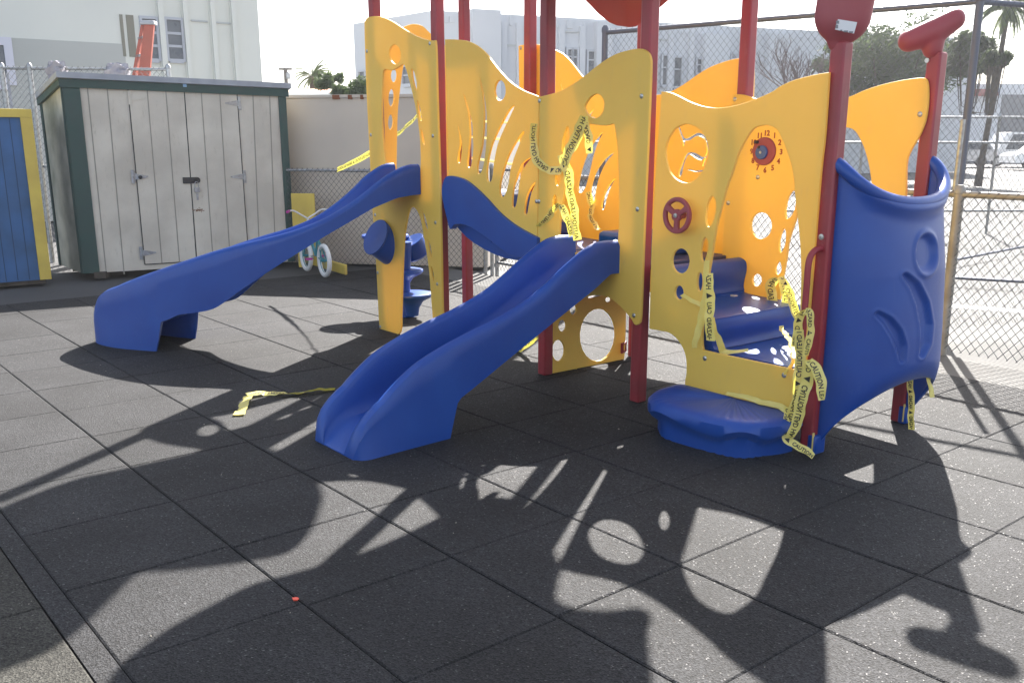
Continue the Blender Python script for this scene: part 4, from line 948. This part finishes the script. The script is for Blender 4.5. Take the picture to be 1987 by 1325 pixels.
b.build('padlock', GALV, sh, bevel=.002)
b = MB(); b.pbox(PSH, uu-.012, uu+.012, zz-.19, zz-.11, .05, .044); b.build('key', GALV, sh)
uu, zz = PSH.uv(262, 344); b = MB(); b.lathe(PSH.w(uu+.05, zz, .012), [(.012, 0), (.015, .03), (.022, .05), (.01, .06)], 12, PSH.n); b.build('knob', BLACK, sh, smooth=True)
uu, zz = PSH.uv(357.5, 166); b = MB(); b.pbox(PSH, uu-.02, uu+.02, zz-.02, zz+.02, .037, .02); b.build('blue_tag', PBLUE, sh)
RUSTS = mat('rust_stain', (.22, .12, .07), .9)
uu, zz = PSH.uv(384, 408); b = MB(); rnd = random.Random(8)
for _ in range(26):
    a, c = uu + rnd.gauss(0, .035), zz + rnd.gauss(0, .012); w_2 = rnd.uniform(.004, .014); b.pquad(PSH, [(a-w_2, c-.006), (a+w_2, c-.004), (a+w_2*.6, c+.005), (a-w_2*.7, c+.004)], .0128, .012)
b.build('rust_stain', RUSTS, sh)
for bx_, by_ in ((130, 530), (172, 544)):
    p = gz(bx_, by_); b = MB(); b.box(p + Vector((0, .15, 0)), Vector((.12, .02, 0)), Vector((-.02, .2, 0)), ZV*.07); b.build('skid_block', BARK, sh)

# ------------------------------------------------------------------ blue planked shed at the left edge
B1 = gz(101, 550); B0 = gz(0, 558); PBS = Pl(B1, B0-B1)
bs = thing('blue_cabinet', 'worn blue planked cabinet with yellow frame boards at the left edge', 'cabinet')
ubl = PBS.uv(-160, 560)[0]; zb_ = PBS.uv(50, 213)[1]; print('blue top', zb_)
b = MB(); b.pbox(PBS, 0, ubl, .05, zb_, 0, -.8); b.build('plank_wall', BLUEP, bs)
wt = abs(PBS.uv(40, 240)[0]-PBS.uv(64, 240)[0])
b = MB(); b.pbox(PBS, 0, .115, .05, zb_-.08, .022, 0); b.build('frame_board', YPAINT, bs, bevel=.003)
b = MB(); b.pbox(PBS, 0, ubl, zb_-.08, zb_+.005, .024, -.85); b.build('frame_board', YPAINT, bs, bevel=.003)
uu = .115+.10
while uu < ubl:
    b = MB(); b.pbox(PBS, uu-.004, uu+.004, .06, zb_-.09, .002, -.001); b.build('plank_groove', BLUEG, bs); uu += .113
b = MB(); b.pbox(PBS, .05, ubl, 0, .05, -.05, -.7); b.build('base_plinth', BARK, bs)

# ------------------------------------------------------------------ ladder
PLD = Pl(Vector((-5.0, 13.2, 0)), Vector((1, .1, 0)))
ld = thing('step_ladder', 'orange fibreglass stepladder standing behind the tall slatted fence', 'ladder')
def railq(a, c, w0, w1, dz=0, f=.03, bk=-.03):
    (ua_, za_), (ub_, zb_) = PLD.uv(*a), PLD.uv(*c); sl = (ub_-ua_)/(zb_-za_); u00 = ua_ - sl*za_
    b = MB(); b.pquad(PLD, [(u00-w0*1.2, 0), (u00+w0*1.2, 0), (ub_+w1, zb_), (ub_-w1, zb_)], f, bk); return b
(railq((281, 137), (291, 44), .10, .06)).build('side_rail', ORANGE, ld)
railq((261, 137), (277, 44), .022, .02, f=.0, bk=-.25).build('side_rail', ORANGE, ld)
for (x0, y0, x1, y1) in ((267, 78, 279, 74), (263, 112, 275, 109)):
    (ua_, za_), (ub_, zb_) = PLD.uv(x0, y0), PLD.uv(x1, y1); b = MB(); b.pquad(PLD, [(ua_, za_), (ub_, zb_), (ub_, zb_+.03), (ua_, za_+.03)], -.0, -.1); b.build('rung', GALV, ld)
(ua_, za_), (ub_, zb_) = PLD.uv(272, 44), PLD.uv(301, 46); b = MB(); b.pbox(PLD, ua_, ub_, za_-.03, za_+.02, .06, -.12); b.build('top_cap', ROOFG, ld, bevel=.01)

# ------------------------------------------------------------------ yellow boards and bicycle
PBB = Pl(gz(672, 537), gz(590, 512)-gz(672, 537))
yb = thing('bike_rack', 'low yellow painted wooden rack board under the small bicycle', 'rack')
b = MB(); b.pbox(PBB, 0, 1.3, .02, .14, .02, -.02); b.build('board', YPAINT, yb, bevel=.012)
b = MB(); b.pbox(PBB, .9, 1.0, .14, .5, .02, -.02); b.build('upright', YPAINT, yb, bevel=.012)
bolts(PBB, yb, [(665, 527)])
yb2 = thing('yellow_board', 'wide yellow board fixed to the wall fence beside the shed', 'board')
PY2 = Pl(PWL.w(0, 0, .03), PWL.d); (ua_, za_), (ub_, zb_) = PY2.uv(571, 462), PY2.uv(640, 376)
b = MB(); b.pbox(PY2, ua_, PY2.uv(613, 420)[0], za_, zb_, .03, 0); b.build('plank', YPAINT, yb2, bevel=.006)
b = MB(); b.pbox(PY2, ua_+.05, ua_+.12, 0, za_, .025, .0); b.build('leg', YPAINT, yb2)
bk = thing('childrens_bicycle', 'small teal bicycle with white tyres and pink grips leaning by the wall fence', 'bicycle')
wr_, wfw = gz(631, 538), gz(598, 519)
bd = (wfw - wr_); bd.z = 0
fwd = Vector((-.52, .85, 0)).normalized(); WB = .62
hub_r = wr_ + ZV*.19; hub_f = hub_r + fwd*WB; latb = fwd.cross(ZV)
for hname, hb in (('wheel', hub_r), ('wheel', hub_f)):
    b = MB(); rr = [hb + (fwd*math.cos(2*math.pi*k/36) + ZV*math.sin(2*math.pi*k/36))*.166 for k in range(36)]; b.tube(rr, .027, 10, closed=True); wh = b.build('wheel', WHITE, bk, smooth=True)
    b = MB(); rr = [hb + (fwd*math.cos(2*math.pi*k/36) + ZV*math.sin(2*math.pi*k/36))*.147 for k in range(36)]; b.tube(rr, .009, 6, closed=True)
    for k in range(14):
        th = 2*math.pi*k/14; b.tube([hb, hb + (fwd*math.cos(th)+ZV*math.sin(th))*.147], .0012, 3)
    b.tube([hb-latb*.04, hb+latb*.04], .015, 8); b.build('rim', TEAL, wh, smooth=True)
bb = hub_r + fwd*.27 + ZV*.03; seat = bb - fwd*.08 + ZV*.26; head = hub_f - fwd*.10 + ZV*.30; top = head - fwd*.03 + ZV*.14
b = MB(); b.tube([bb, seat], .014); b.tube([bb, head], .018); b.tube([seat-ZV*.05, head+ZV*.05], .014); b.tube([hub_r+latb*.03, bb], .009); b.tube([hub_r-latb*.03, bb], .009); b.tube([hub_r+latb*.03, seat-ZV*.04], .008); b.tube([hub_r-latb*.03, seat-ZV*.04], .008)
b.tube([head+ZV*.08, head-ZV*.02, hub_f+latb*.035], .010); b.tube([head-ZV*.02, hub_f-latb*.035], .010); b.build('frame', TEAL, bk, smooth=True)
b = MB(); b.tube(smooth_open([tuple(top-ZV*.08), tuple(top), tuple(top+latb*.08+ZV*.05), tuple(top+latb*.17+ZV*.10), tuple(top+latb*.24+ZV*.10-fwd*.06)]), .010); b.tube(smooth_open([tuple(top), tuple(top-latb*.08+ZV*.05), tuple(top-latb*.17+ZV*.10), tuple(top-latb*.24+ZV*.10-fwd*.06)]), .010); b.build('handlebar', WHITE, bk, smooth=True)
for sg in (1, -1):
    b = MB(); p = top+latb*.24*sg+ZV*.10-fwd*.06; b.tube([p, p+latb*.05*sg-fwd*.09], .016, 10); b.build('grip', PINK, bk, smooth=True)
    b = MB(); p = bb + latb*.09*sg + (fwd*.1*sg - ZV*.03); b.box(p - fwd*.03, fwd*.06, latb*.07*sg, ZV*.02); b.build('pedal', PINK, bk)
    b = MB(); b.tube([bb, bb+latb*.06*sg, bb+latb*.07*sg+(fwd*.1*sg-ZV*.02)], .008); b.build('crank', GALV, bk)
b = MB(); b.tube([seat, seat+ZV*.06], .011); b.build('seat_post', GALV, bk)
b = MB(); b.lathe(seat+ZV*.08-fwd*.03, [(.02, -.02), (.075, -.015), (.08, .0), (.05, .02)], 18); b.build('saddle', PINK, bk, smooth=True)

# ------------------------------------------------------------------ buildings
def facade(P, q, m, parent, name, f=.02, bk=-.02, ): b = MB(); b.pquad(P, q, f, bk); return b.build(name, m, parent)
def pxrect(P, x0, y0, x1, y1):     # quad in (u,z) from px box corners, kept upright
    ym = (y0+y1)/2; ua_, ub_ = P.uv(x0, ym)[0], P.uv(x1, ym)[0]; xm = (x0+x1)/2; za_, zb_ = P.uv(xm, y1)[1], P.uv(xm, y0)[1]
    return [(ua_, za_), (ub_, za_), (ub_, zb_), (ua_, zb_)]
def window(P, x0, y0, x1, y1, par, bars=(), fm=FRAMEW, fr=.05, dep=.05):
    q = pxrect(P, x0, y0, x1, y1); u0_, u1_ = sorted((q[0][0], q[1][0])); z0_, z1_ = sorted((q[0][1], q[2][1]))
    b = MB()
    for (a, c, d, e_) in ((u0_-fr, u0_, z0_-fr, z1_+fr), (u1_, u1_+fr, z0_-fr, z1_+fr), (u0_, u1_, z1_, z1_+fr), (u0_, u1_, z0_-fr*1.6, z0_)): b.pbox(P, a, c, d, e_, dep, -.01)
    for f in bars: zz = z0_ + (z1_-z0_)*f; b.pbox(P, u0_, u1_, zz-.025, zz+.025, dep*.6, -.005)
    w = b.build('window', fm, par); b = MB(); b.pbox(P, u0_, u1_, z0_, z1_, dep*.3, -.004); b.build('pane', GLASS, w); return w
# left cream building
LB = thing('cream_building', 'tall cream stucco building with narrow windows behind the storage shed', 'building')
PLB = Pl(Vector((-9.68, 18, 0)), Vector((1.64, 1.17, 0)))
ue = PLB.uv(505, 90)[0]
b = MB(); b.pbox(PLB, -12, ue, 0, 8.5, 0, -10); b.build('wall', WHITEB, LB)
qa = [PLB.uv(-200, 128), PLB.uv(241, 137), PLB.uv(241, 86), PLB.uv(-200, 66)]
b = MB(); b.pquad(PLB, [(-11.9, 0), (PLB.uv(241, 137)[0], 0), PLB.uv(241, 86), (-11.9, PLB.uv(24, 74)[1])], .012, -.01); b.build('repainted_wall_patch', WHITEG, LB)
window(PLB, -14, 88, 10, 150, LB, fr=.14, fm=mat('lilac_frame', (.6, .6, .68), .6))
window(PLB, 278, 38, 304, 114, LB, bars=(.33, .66)); window(PLB, 325, 40, 352, 115, LB, bars=(.33, .66))
for x0, x1, y0, y1 in ((235, 241, 29, 110), (247.5, 262, 30, 111)):
    facade(PLB, pxrect(PLB, x0, y0, x1, y1), mat('brown_recess', (.24, .23, .19), .9), LB, 'vent_panel', .015)
for x in (308, 318, 356, 364, 409, 417, 449, 457):
    u_ = PLB.uv(x, 60)[0]; b = MB(); b.pbox(PLB, u_-.02, u_+.02, 0, 8.5, .03, -.005); b.build('pilaster_edge', WHITEB, LB)
for x0, x1 in ((356, 364), (409, 417), (449, 457), (308, 318)):
    b = MB(); b.pbox(PLB, PLB.uv(x0, 60)[0], PLB.uv(x1, 60)[0], 0, 8.5, .10, -.005); b.build('pilaster', WHITEB, LB)
for x0, x1, y in ((370, 402, 39), (418, 449, 43)):
    q = PLB.uv(x0, y), PLB.uv(x1, y+2); b = MB(); b.pbox(PLB, q[0][0], q[1][0], q[0][1]-.03, q[0][1], .03, 0); b.build('panel_ledge', TRIMG, LB)
# centre castellated building
CB = thing('castellated_building', 'long pale white building with castellated parapet behind the climbing frame', 'building')
pc = Vector(((848-CX)/F_*38, 38, 0))
PCB = Pl(pc, Vector((18.3, 7.4, 0))); PCS = Pl(pc, Vector((-3.8, 4.4, 0)))
zR = 6.25; ur = PCB.uv(1640, 78)[0]; usd = PCS.uv(686, 62)[0]
b = MB(); P0c, P1c = PCB.w(0, 0), PCB.w(ur+8, 0); P2c = PCS.w(usd, 0); P3c = P2c + (P1c-P0c)
b.hexa([P0c, P1c, P3c, P2c, P0c+ZV*zR, P1c+ZV*zR, P3c+ZV*zR, P2c+ZV*zR]); b.build('wall', STUCC, CB)
def cren(P, x0, x1, ytop, f=.12, bk=-1.0, m=STUCC, name='parapet_block'):
    ua_, za_ = P.uv(x0, ytop); ub_, zb_ = P.uv(x1, ytop); z1_ = P.uv((x0+x1)/2, ytop)[1]
    b = MB(); b.pbox(P, min(ua_, ub_), max(ua_, ub_), zR-.4 if name == 'parapet_block' else 0, z1_, f, bk); b.build(name, m, CB)
cren(PCB, 911, 966, 21, .35, -1.5, name='tower'); cren(PCB, 1153, 1183, 44, .3, -1.5, name='tower'); cren(PCB, 1362, 1411, 67, .3, -1.5, name='tower'); cren(PCB, 1487, 1533, 67.5, .3, -1.5, name='tower')
for x0, x1, y in ((862, 868, 32), (872, 880, 33), (988, 994, 29), (1079, 1083, 38), (1100, 1111, 40), (1131, 1138, 43), (1301, 1308, 60), (1322, 1330, 62), (1345, 1351, 64), (1466, 1475, 69), (1539, 1544, 72), (1553, 1559, 73), (1569, 1574, 74), (1581, 1590, 73)): cren(PCB, x0, x1, y, .05, -.3)
for r_ in ((1100, 97, 1108, 130), (1111, 97, 1118, 133), (1126, 100, 1129, 140), (1140, 101, 1155, 141), (1284, 109, 1292, 165), (1306, 113, 1320, 168), (1351, 116, 1365, 142), (1418, 107, 1424, 113), (860, 90, 876, 140)): window(PCB, *r_, CB, bars=(.6,), fr=.08, dep=.12)
window(PCS, 784, 130, 800, 163, CB, fr=.08, dep=.12, bars=(.5,)); window(PCS, 700, 140, 712, 172, CB, fr=.08, dep=.12)
for x in (939.5, 976, 1006, 1088, 1128, 1270, 1300, 1340, 1376, 1440):
    u_ = PCB.uv(x, 90)[0]; b = MB(); b.pbox(PCB, u_-.12, u_+.12, 0, zR-.3, .14, -.01); b.build('pilaster', STUCC, CB)
for x0, x1, y in ((968, 1010, 86), (1088, 1125, 60), (1280, 1298, 76)):
    q = PCB.uv(x0, y), PCB.uv(x1, y); b = MB(); b.pbox(PCB, q[0][0], q[1][0], q[0][1]-.06, q[0][1], .06, 0); b.build('panel_ledge', TRIMG, CB)
# small house
HB = thing('small_house', 'distant low house with terracotta roof above the tan wall', 'house')
PH = Pl(Vector(((600-CX)/F_*26, 26, 0)), Vector((1, 0, 0)))
ua_, za_ = PH.uv(556, 182); ub_, zb_ = PH.uv(650, 170)
b = MB(); b.pbox(PH, ua_-.5, ub_+.8, 0, za_, 0, -5); b.build('wall', WHITEB, HB)
b = MB(); A_, B_, Cc, Dd = PH.w(ua_-.7, za_, .3), PH.w(ub_+1, za_, .3), PH.w(ub_+1, za_, -5.3), PH.w(ua_-.7, za_, -5.3); t1, t2 = PH.w(ua_+.9, zb_+.15, -2.5), PH.w(ub_-.5, zb_+.15, -2.5)
b.add([A_, B_, Cc, Dd, t1, t2], [(0, 1, 5, 4), (1, 2, 5), (2, 3, 4, 5), (3, 0, 4), (0, 3, 2, 1)]); b.build('roof', TILE_RED, HB)
b = MB(); b.pbox(PH, ua_-.7, ub_+1, za_-.12, za_+.02, .32, .2); b.build('eaves', STUCC, HB)
# right buildings
RBd = thing('white_shopfront_building', 'white single storey building with dark red awning and grey door behind the cars', 'building')
PRB = Pl(Vector(((1862-CX)/F_*72, 72, 0)), Vector((1, -.03, 0)))
ua_ = PRB.uv(1858, 200)[0]; ub_ = PRB.uv(2160, 200)[0]; zt = PRB.uv(1900, 163)[1]
b = MB(); b.pbox(PRB, ua_, ub_, 0, zt, 0, -8); b.build('wall', STUCC, RBd)
facade(PRB, pxrect(PRB, 1940, 184, 1998, 262), GREYD, RBd, 'roller_door', .03)
facade(PRB, pxrect(PRB, 1874, 174, 1929, 187), AWN, RBd, 'awning', .7, 0)
for x0, x1 in ((1862, 1873), (1929, 1939)): facade(PRB, pxrect(PRB, x0, 172, x1, 186), PBLUE, RBd, 'painted_pier', .12)
window(PRB, 1911, 201, 1919, 222, RBd, fr=.05); window(PRB, 1874, 202, 1880, 224, RBd, fr=.05)
RB2 = thing('red_brown_building', 'low red brown building left of the white shopfront', 'building')
ua_ = PRB.uv(1800, 200)[0]; ub2 = PRB.uv(1857, 200)[0]; zt = PRB.uv(1840, 180)[1]
b = MB(); b.pbox(PRB, ua_, ub2, 0, zt, 0, -6); b.build('wall', BRICKR, RB2)
b = MB(); b.pbox(PRB, ua_-.2, ub2, zt, zt+.5, .3, -6.2); b.build('roof', STUCC, RB2)
window(PRB, 1823, 195, 1830, 208, RB2, fr=.06, fm=LABELW)
RB3 = thing('long_low_building', 'distant long pale low building seen behind the big tree', 'building')
PR3_ = Pl(Vector(((1700-CX)/F_*80, 80, 0)), Vector((1, 0, 0))); q = pxrect(PR3_, 1560, 205, 1800, 262)
b = MB(); b.pbox(PR3_, q[0][0], q[1][0], 0, q[2][1], 0, -6); b.build('wall', STUCC, RB3)
b = MB(); b.pbox(PR3_, q[0][0]-.3, q[1][0]+.3, q[2][1], q[2][1]+.3, .3, -6.3); b.build('roof', GREYD, RB3)

# ------------------------------------------------------------------ parked cars
def car(label, x, ybase_z, Y, L, H, col, heading=0, van=False):
    c = thing('parked_car', label, 'car', 'cars parked beyond the yard fence')
    X = (x-CX)/F_*Y; o = Vector((X, Y, 0)); d = Vector((math.cos(heading), math.sin(heading), 0)); l = Vector((-d.y, d.x, 0)); Wd = 1.75
    pr = [(0, .35), (.0, .72), (.05, .85), (.22, .95), (.34, H-.06), (.42, H), (.78, H), (.90, H-.10), (.97, .95), (1, .8), (1, .35)] if not van else [(0, .35), (0, .9), (.08, 1.0), (.18, 1.05), (.27, H-.05), (.33, H), (.93, H), (.99, H-.15), (1, .9), (1, .35)]
    pr = [(q[0]*L, q[1]) for q in pr]; b = MB(); n = len(pr)
    for k, (wv, ins) in enumerate(((0, .06), (.06, 0), (Wd-.06, 0), (Wd, .06))):
        for (q, z) in pr:
            tuck = .12*max(0, (z-.95)/(H-.95)); wv2 = wv + (tuck if k < 2 else -tuck); b.v.append(tuple(o + d*(q) + l*(wv2) + ZV*(z)))
    for k in range(3):
        for i in range(n): b.f.append((k*n+i, k*n+(i+1) % n, (k+1)*n+(i+1) % n, (k+1)*n+i))
    b.f.append(tuple(range(n))); b.f.append(tuple(3*n+i for i in range(n))[::-1]); b.build('body', col, c, smooth=True)
    b = MB(); g0, g1 = (.30, .92) if not van else (.26, .94)
    z0_, z1_ = 1.0, H-.13; tk = .12*(z1_-.95)/(H-.95)
    b.add([o+d*(g0*L)+l*(.0)+ZV*z0_, o+d*(g1*L)+l*(.0)+ZV*z0_, o+d*((g1-.05)*L)+l*(tk-.012)+ZV*z1_, o+d*((g0+.09)*L)+l*(tk-.012)+ZV*z1_], [(0, 1, 2, 3)]); b.build('side_glass', CARD, c)
    for q in (.18, .80):
        b = MB(); b.lathe(o + d*(q*L) + ZV*.32 + l*(-.01), [(.32, 0), (.32, .2)], 20, l); w = b.build('wheel', TYRE, c, smooth=True)
        b = MB(); b.lathe(o + d*(q*L) + ZV*.32 - l*.015, [(.19, 0), (.17, .01)], 16, l); b.build('rim', GALV, w)
    for q in (.0, L):
        b = MB(); b.box(o + d*(q-.02) + l*.02 + ZV*.68, d*.04, l*.3, ZV*.16); b.build('tail_light' if q else 'headlight', REDL if q else LABELW, c)
car('silver people carrier parked in front of the white shopfront', 1884, 0, 58.0, 4.8, 2.0, CARW, van=True)
car('white car cut off at the right edge beyond the yard fence', 1944, 0, 52, 4.4, 1.5, mat('car_white', (.8, .8, .8), .25, coat=.5))
car('dark red car glimpsed under the left of the clock panel opening', 1600, 0, 55, 4.4, 1.5, mat('car_maroon', (.12, .02, .03), .3, coat=.5))
car('grey car seen between the back posts behind the yard fence', 1770, 0, 57, 4.3, 1.45, mat('car_grey', (.2, .21, .23), .3, coat=.5))

# ------------------------------------------------------------------ vegetation
def crown(name, blobs, nleaf, size, m, parent, seed):
    rnd = random.Random(seed); b = MB(); tot = sum(r[1]**2 for r in blobs)
    for c, r in blobs:
        k = int(nleaf*r*r/tot)
        for _ in range(k):
            v = Vector((rnd.gauss(0, 1), rnd.gauss(0, 1), rnd.gauss(0, 1))); v.normalize(); rad = r*(rnd.random()**.6)*1.25
            p = c + Vector((v.x*rad, v.y*rad, v.z*rad*.85))
            a = Vector((rnd.gauss(0, 1), rnd.gauss(0, 1), rnd.gauss(0, 1))).normalized(); q = a.orthogonal().normalized(); s_ = size*rnd.uniform(.6, 1.4)
            b.add([p - a*s_, p - q*s_*.4, p + a*s_, p + q*s_*.4], [(0, 1, 2, 3)])
    return b.build(name, m, parent, recalc=False)
def tree(label, x, Y, ztop, zbot, rad, n, leaf, seed, nleaf=9000, size=.16, name='leafy_tree', lean=0, trunk_r=.13, squash=1):
    t = thing(name, label, 'tree', 'trees beyond the yard'); rnd = random.Random(seed)
    X = (x-CX)/F_*Y; base = Vector((X, Y, 0)); cz = (ztop+zbot)/2; hh = (ztop-zbot)/2; blobs = []
    for _ in range(n):
        v = Vector((rnd.gauss(0, 1), rnd.gauss(0, 1), rnd.gauss(0, 1))).normalized()*(rnd.random()**.4)
        c = base + Vector((v.x*rad*.8, v.y*rad*.8, cz + v.z*hh*.8)); blobs.append((c, rad*rnd.uniform(.10, .30)))
    crown('crown', blobs, nleaf, size, leaf, t, seed)
    b = MB(); b.tube([base, base+Vector((lean*.3, 0, zbot*.6)), base+Vector((lean, 0, cz))], [trunk_r, trunk_r*.8, trunk_r*.4], 10)
    for c, r in blobs[:14]: b.tube([base + Vector((lean*.5, 0, zbot*.7)), base + (c-base)*.55 + ZV*.1, c], [trunk_r*.45, trunk_r*.22, .03], 6)
    b.build('trunk', BARK, t, smooth=True); return t
zat = lambda y, Y: CAMH + (271-y)/F_*Y
tree('big bushy green tree beyond the yard between the two red capped posts', 1700, 38, zat(48, 38), zat(215, 38), 3.0, 90, LEAF, 5, 17000, .10)
tree('darker green tree crown at the left side of the big bushy tree', 1606, 40, zat(80, 40), zat(190, 40), 1.2, 22, LEAFD, 6, 6500, .10)
tree('loose green tree just left of the tall palm', 1850, 36, zat(62, 36), zat(165, 36), 1.5, 24, LEAF, 7, 7000, .12, trunk_r=.06)
tree('thin sunlit tree close behind the palm trunk', 1885, 33, zat(95, 33), zat(160, 33), .65, 12, LEAF, 8, 2400, .10, trunk_r=.05)
# bare tree
bt = thing('bare_tree', 'small leafless tree in front of the castellated building', 'tree'); rnd = random.Random(4); b = MB()
def grow(p, d, l, r, k):
    q = p + d*l; b.tube([p, q], [r, r*.7], 5, cap=False)
    if k == 0: return
    for _ in range(3 if k > 2 else 2): grow(q, (d + Vector((rnd.uniform(-.7, .7), rnd.uniform(-.7, .7), rnd.uniform(-.1, .5)))).normalized(), l*rnd.uniform(.62, .85), r*.62, k-1)
bp_ = Vector(((1545-CX)/F_*33, 33, 0)); grow(bp_, ZV, 1.5, .09, 6); b.build('branches', TWIG, bt, recalc=False)
# palms
def palm(label, x, Y, zc, ztr, rad, nfr, seed, lean=0, droop=1.0, tr=.16, shag=False):
    t = thing('palm_tree', label, 'palm tree', 'palm trees'); rnd = random.Random(seed); X = (x-CX)/F_*Y; base = Vector((X-lean, Y, 0)); top_ = Vector((X, Y, zc))
    b = MB(); b.tube([base, base.lerp(top_, .5)+Vector((lean*.1, 0, 0)), top_], [tr*1.25, tr, tr*.9], 10); b.build('trunk', BARK, t, smooth=True)
    b = MB()
    for k in range(nfr):
        az = rnd.uniform(0, 2*math.pi); el = rnd.uniform(-.5, 1.25); d = Vector((math.cos(az)*math.cos(el), math.sin(az)*math.cos(el), math.sin(el))); L = rad*rnd.uniform(.8, 1.1)
        pts = []; p = top_.copy(); v = d.copy(); ns = 9
        for i in range(ns+1):
            pts.append(p.copy()); p = p + v*(L/ns); v = (v + Vector((0, 0, -.17*droop))).normalized()
        b.tube(pts, [.02]*(ns+1), 3, cap=False)
        for i in range(1, ns+1):
            tg = (pts[i]-pts[i-1]).normalized(); sd = tg.cross(ZV); sd = sd.normalized() if sd.length > .01 else Vector((1, 0, 0))
            for j in range(3):
                o = pts[i-1].lerp(pts[i], j/3.)
                for sg in (1, -1):
                    ll = L*.28*math.sin(math.pi*min(.95, (i+j/3)/ns*.85+.12)); tip = o + (sd*sg*.8 + tg*.6 - ZV*(.35*droop)).normalized()*ll
                    wv = tg*.03*rad/1.6
                    b.add([o-wv, o+wv, tip], [(0, 1, 2)])
    b.build('crown', PALM, t, recalc=False)
palm('tall ragged palm standing right of the second red capped post', 1897, 33, zat(38, 33), 0, 1.2, 30, 11, lean=.35, droop=1.7, tr=.085)
palm('small round palm above the tan wall and house roof', 625, 30, zat(158, 30), 0, .62, 34, 12, droop=.9, tr=.12)
palm('palm frond crown cut off at the right edge', 1995, 40, zat(115, 40), 0, 1.2, 16, 13, droop=1.6)
def bush(label, x, Y, y0, y1, r, seed, m=LEAFD): 
    t = thing('bush', label, 'bush', 'bushes above the tan wall'); zt = zat(y0, Y); X = (x-CX)/F_*Y; rnd = random.Random(seed)
    bl = [(Vector((X+rnd.uniform(-r, r), Y+rnd.uniform(-r, r), zt - rnd.uniform(.1, .6)*r)), r*rnd.uniform(.3, .5)) for _ in range(9)]; crown('foliage', bl, 1800, .06, m, t, seed)
    b = MB(); b.tube([Vector((X, Y, 0)), Vector((X, Y, zt-.4))], .06, 6); b.build('stem', BARK, t)
bush('sunlit leafy bush right of the small palm', 655, 22, 158, 190, .28, 21, LEAF); bush('dark low bush nearest the yellow panel', 692, 20, 172, 190, .32, 22)
# utility pole
up = thing('utility_pole', 'distant wooden utility pole with crossarm above the house roof', 'utility pole'); b = MB(); X = (575-CX)/F_*60
b.tube([Vector((X, 60, 0)), Vector((X, 60, zat(143, 60)))], .12, 8); b.build('pole', BARK, up); b = MB(); b.box(Vector((X-.4, 59.95, zat(147, 60))), Vector((.8, 0, 0)), Vector((0, .1, 0)), ZV*.12); b.build('crossarm', BARK, up)
b = MB(); b.lathe(Vector((X+.15, 60, zat(163, 60))), [(.12, 0), (.14, .1), (.14, .35), (.08, .42)], 10); b.build('transformer', GALV, up)

# yard furniture on the far concrete: steel bars of a sliding gate lying flat, painted line
sg_ = thing('sliding_gate_track', 'dark steel gate track bars lying on the concrete beyond the low fence', 'gate track')
for (a, c) in (((1850, 505), (2010, 474)), ((1835, 538), (2010, 548))):
    b = MB(); b.tube([gz(*a, .05), gz(*c, .05)], .018, 8); b.build('bar', DPOLE, sg_, smooth=True)
p = [gz(x, y) for x, y in ((1640, 566), (2100, 602), (2100, 608), (1640, 572))]
sheet('painted_line', p, LINEP, -.040)

# ------------------------------------------------------------------ air
HZ = bpy.data.materials.new('haze_air'); HZ.use_nodes = True; t_ = HZ.node_tree; t_.nodes.clear()
pv = t_.nodes.new('ShaderNodeVolumePrincipled'); pv.inputs['Color'].default_value = (.93, .95, 1, 1); pv.inputs['Density'].default_value = .0008; pv.inputs['Anisotropy'].default_value = .35
om = t_.nodes.new('ShaderNodeOutputMaterial'); t_.links.new(pv.outputs[0], om.inputs['Volume'])
b = MB(); b.box(Vector((-60, -8, -1.2)), Vector((130, 0, 0)), Vector((0, 110, 0)), ZV*14); tag(b.build('haze', HZ), kind='stuff')
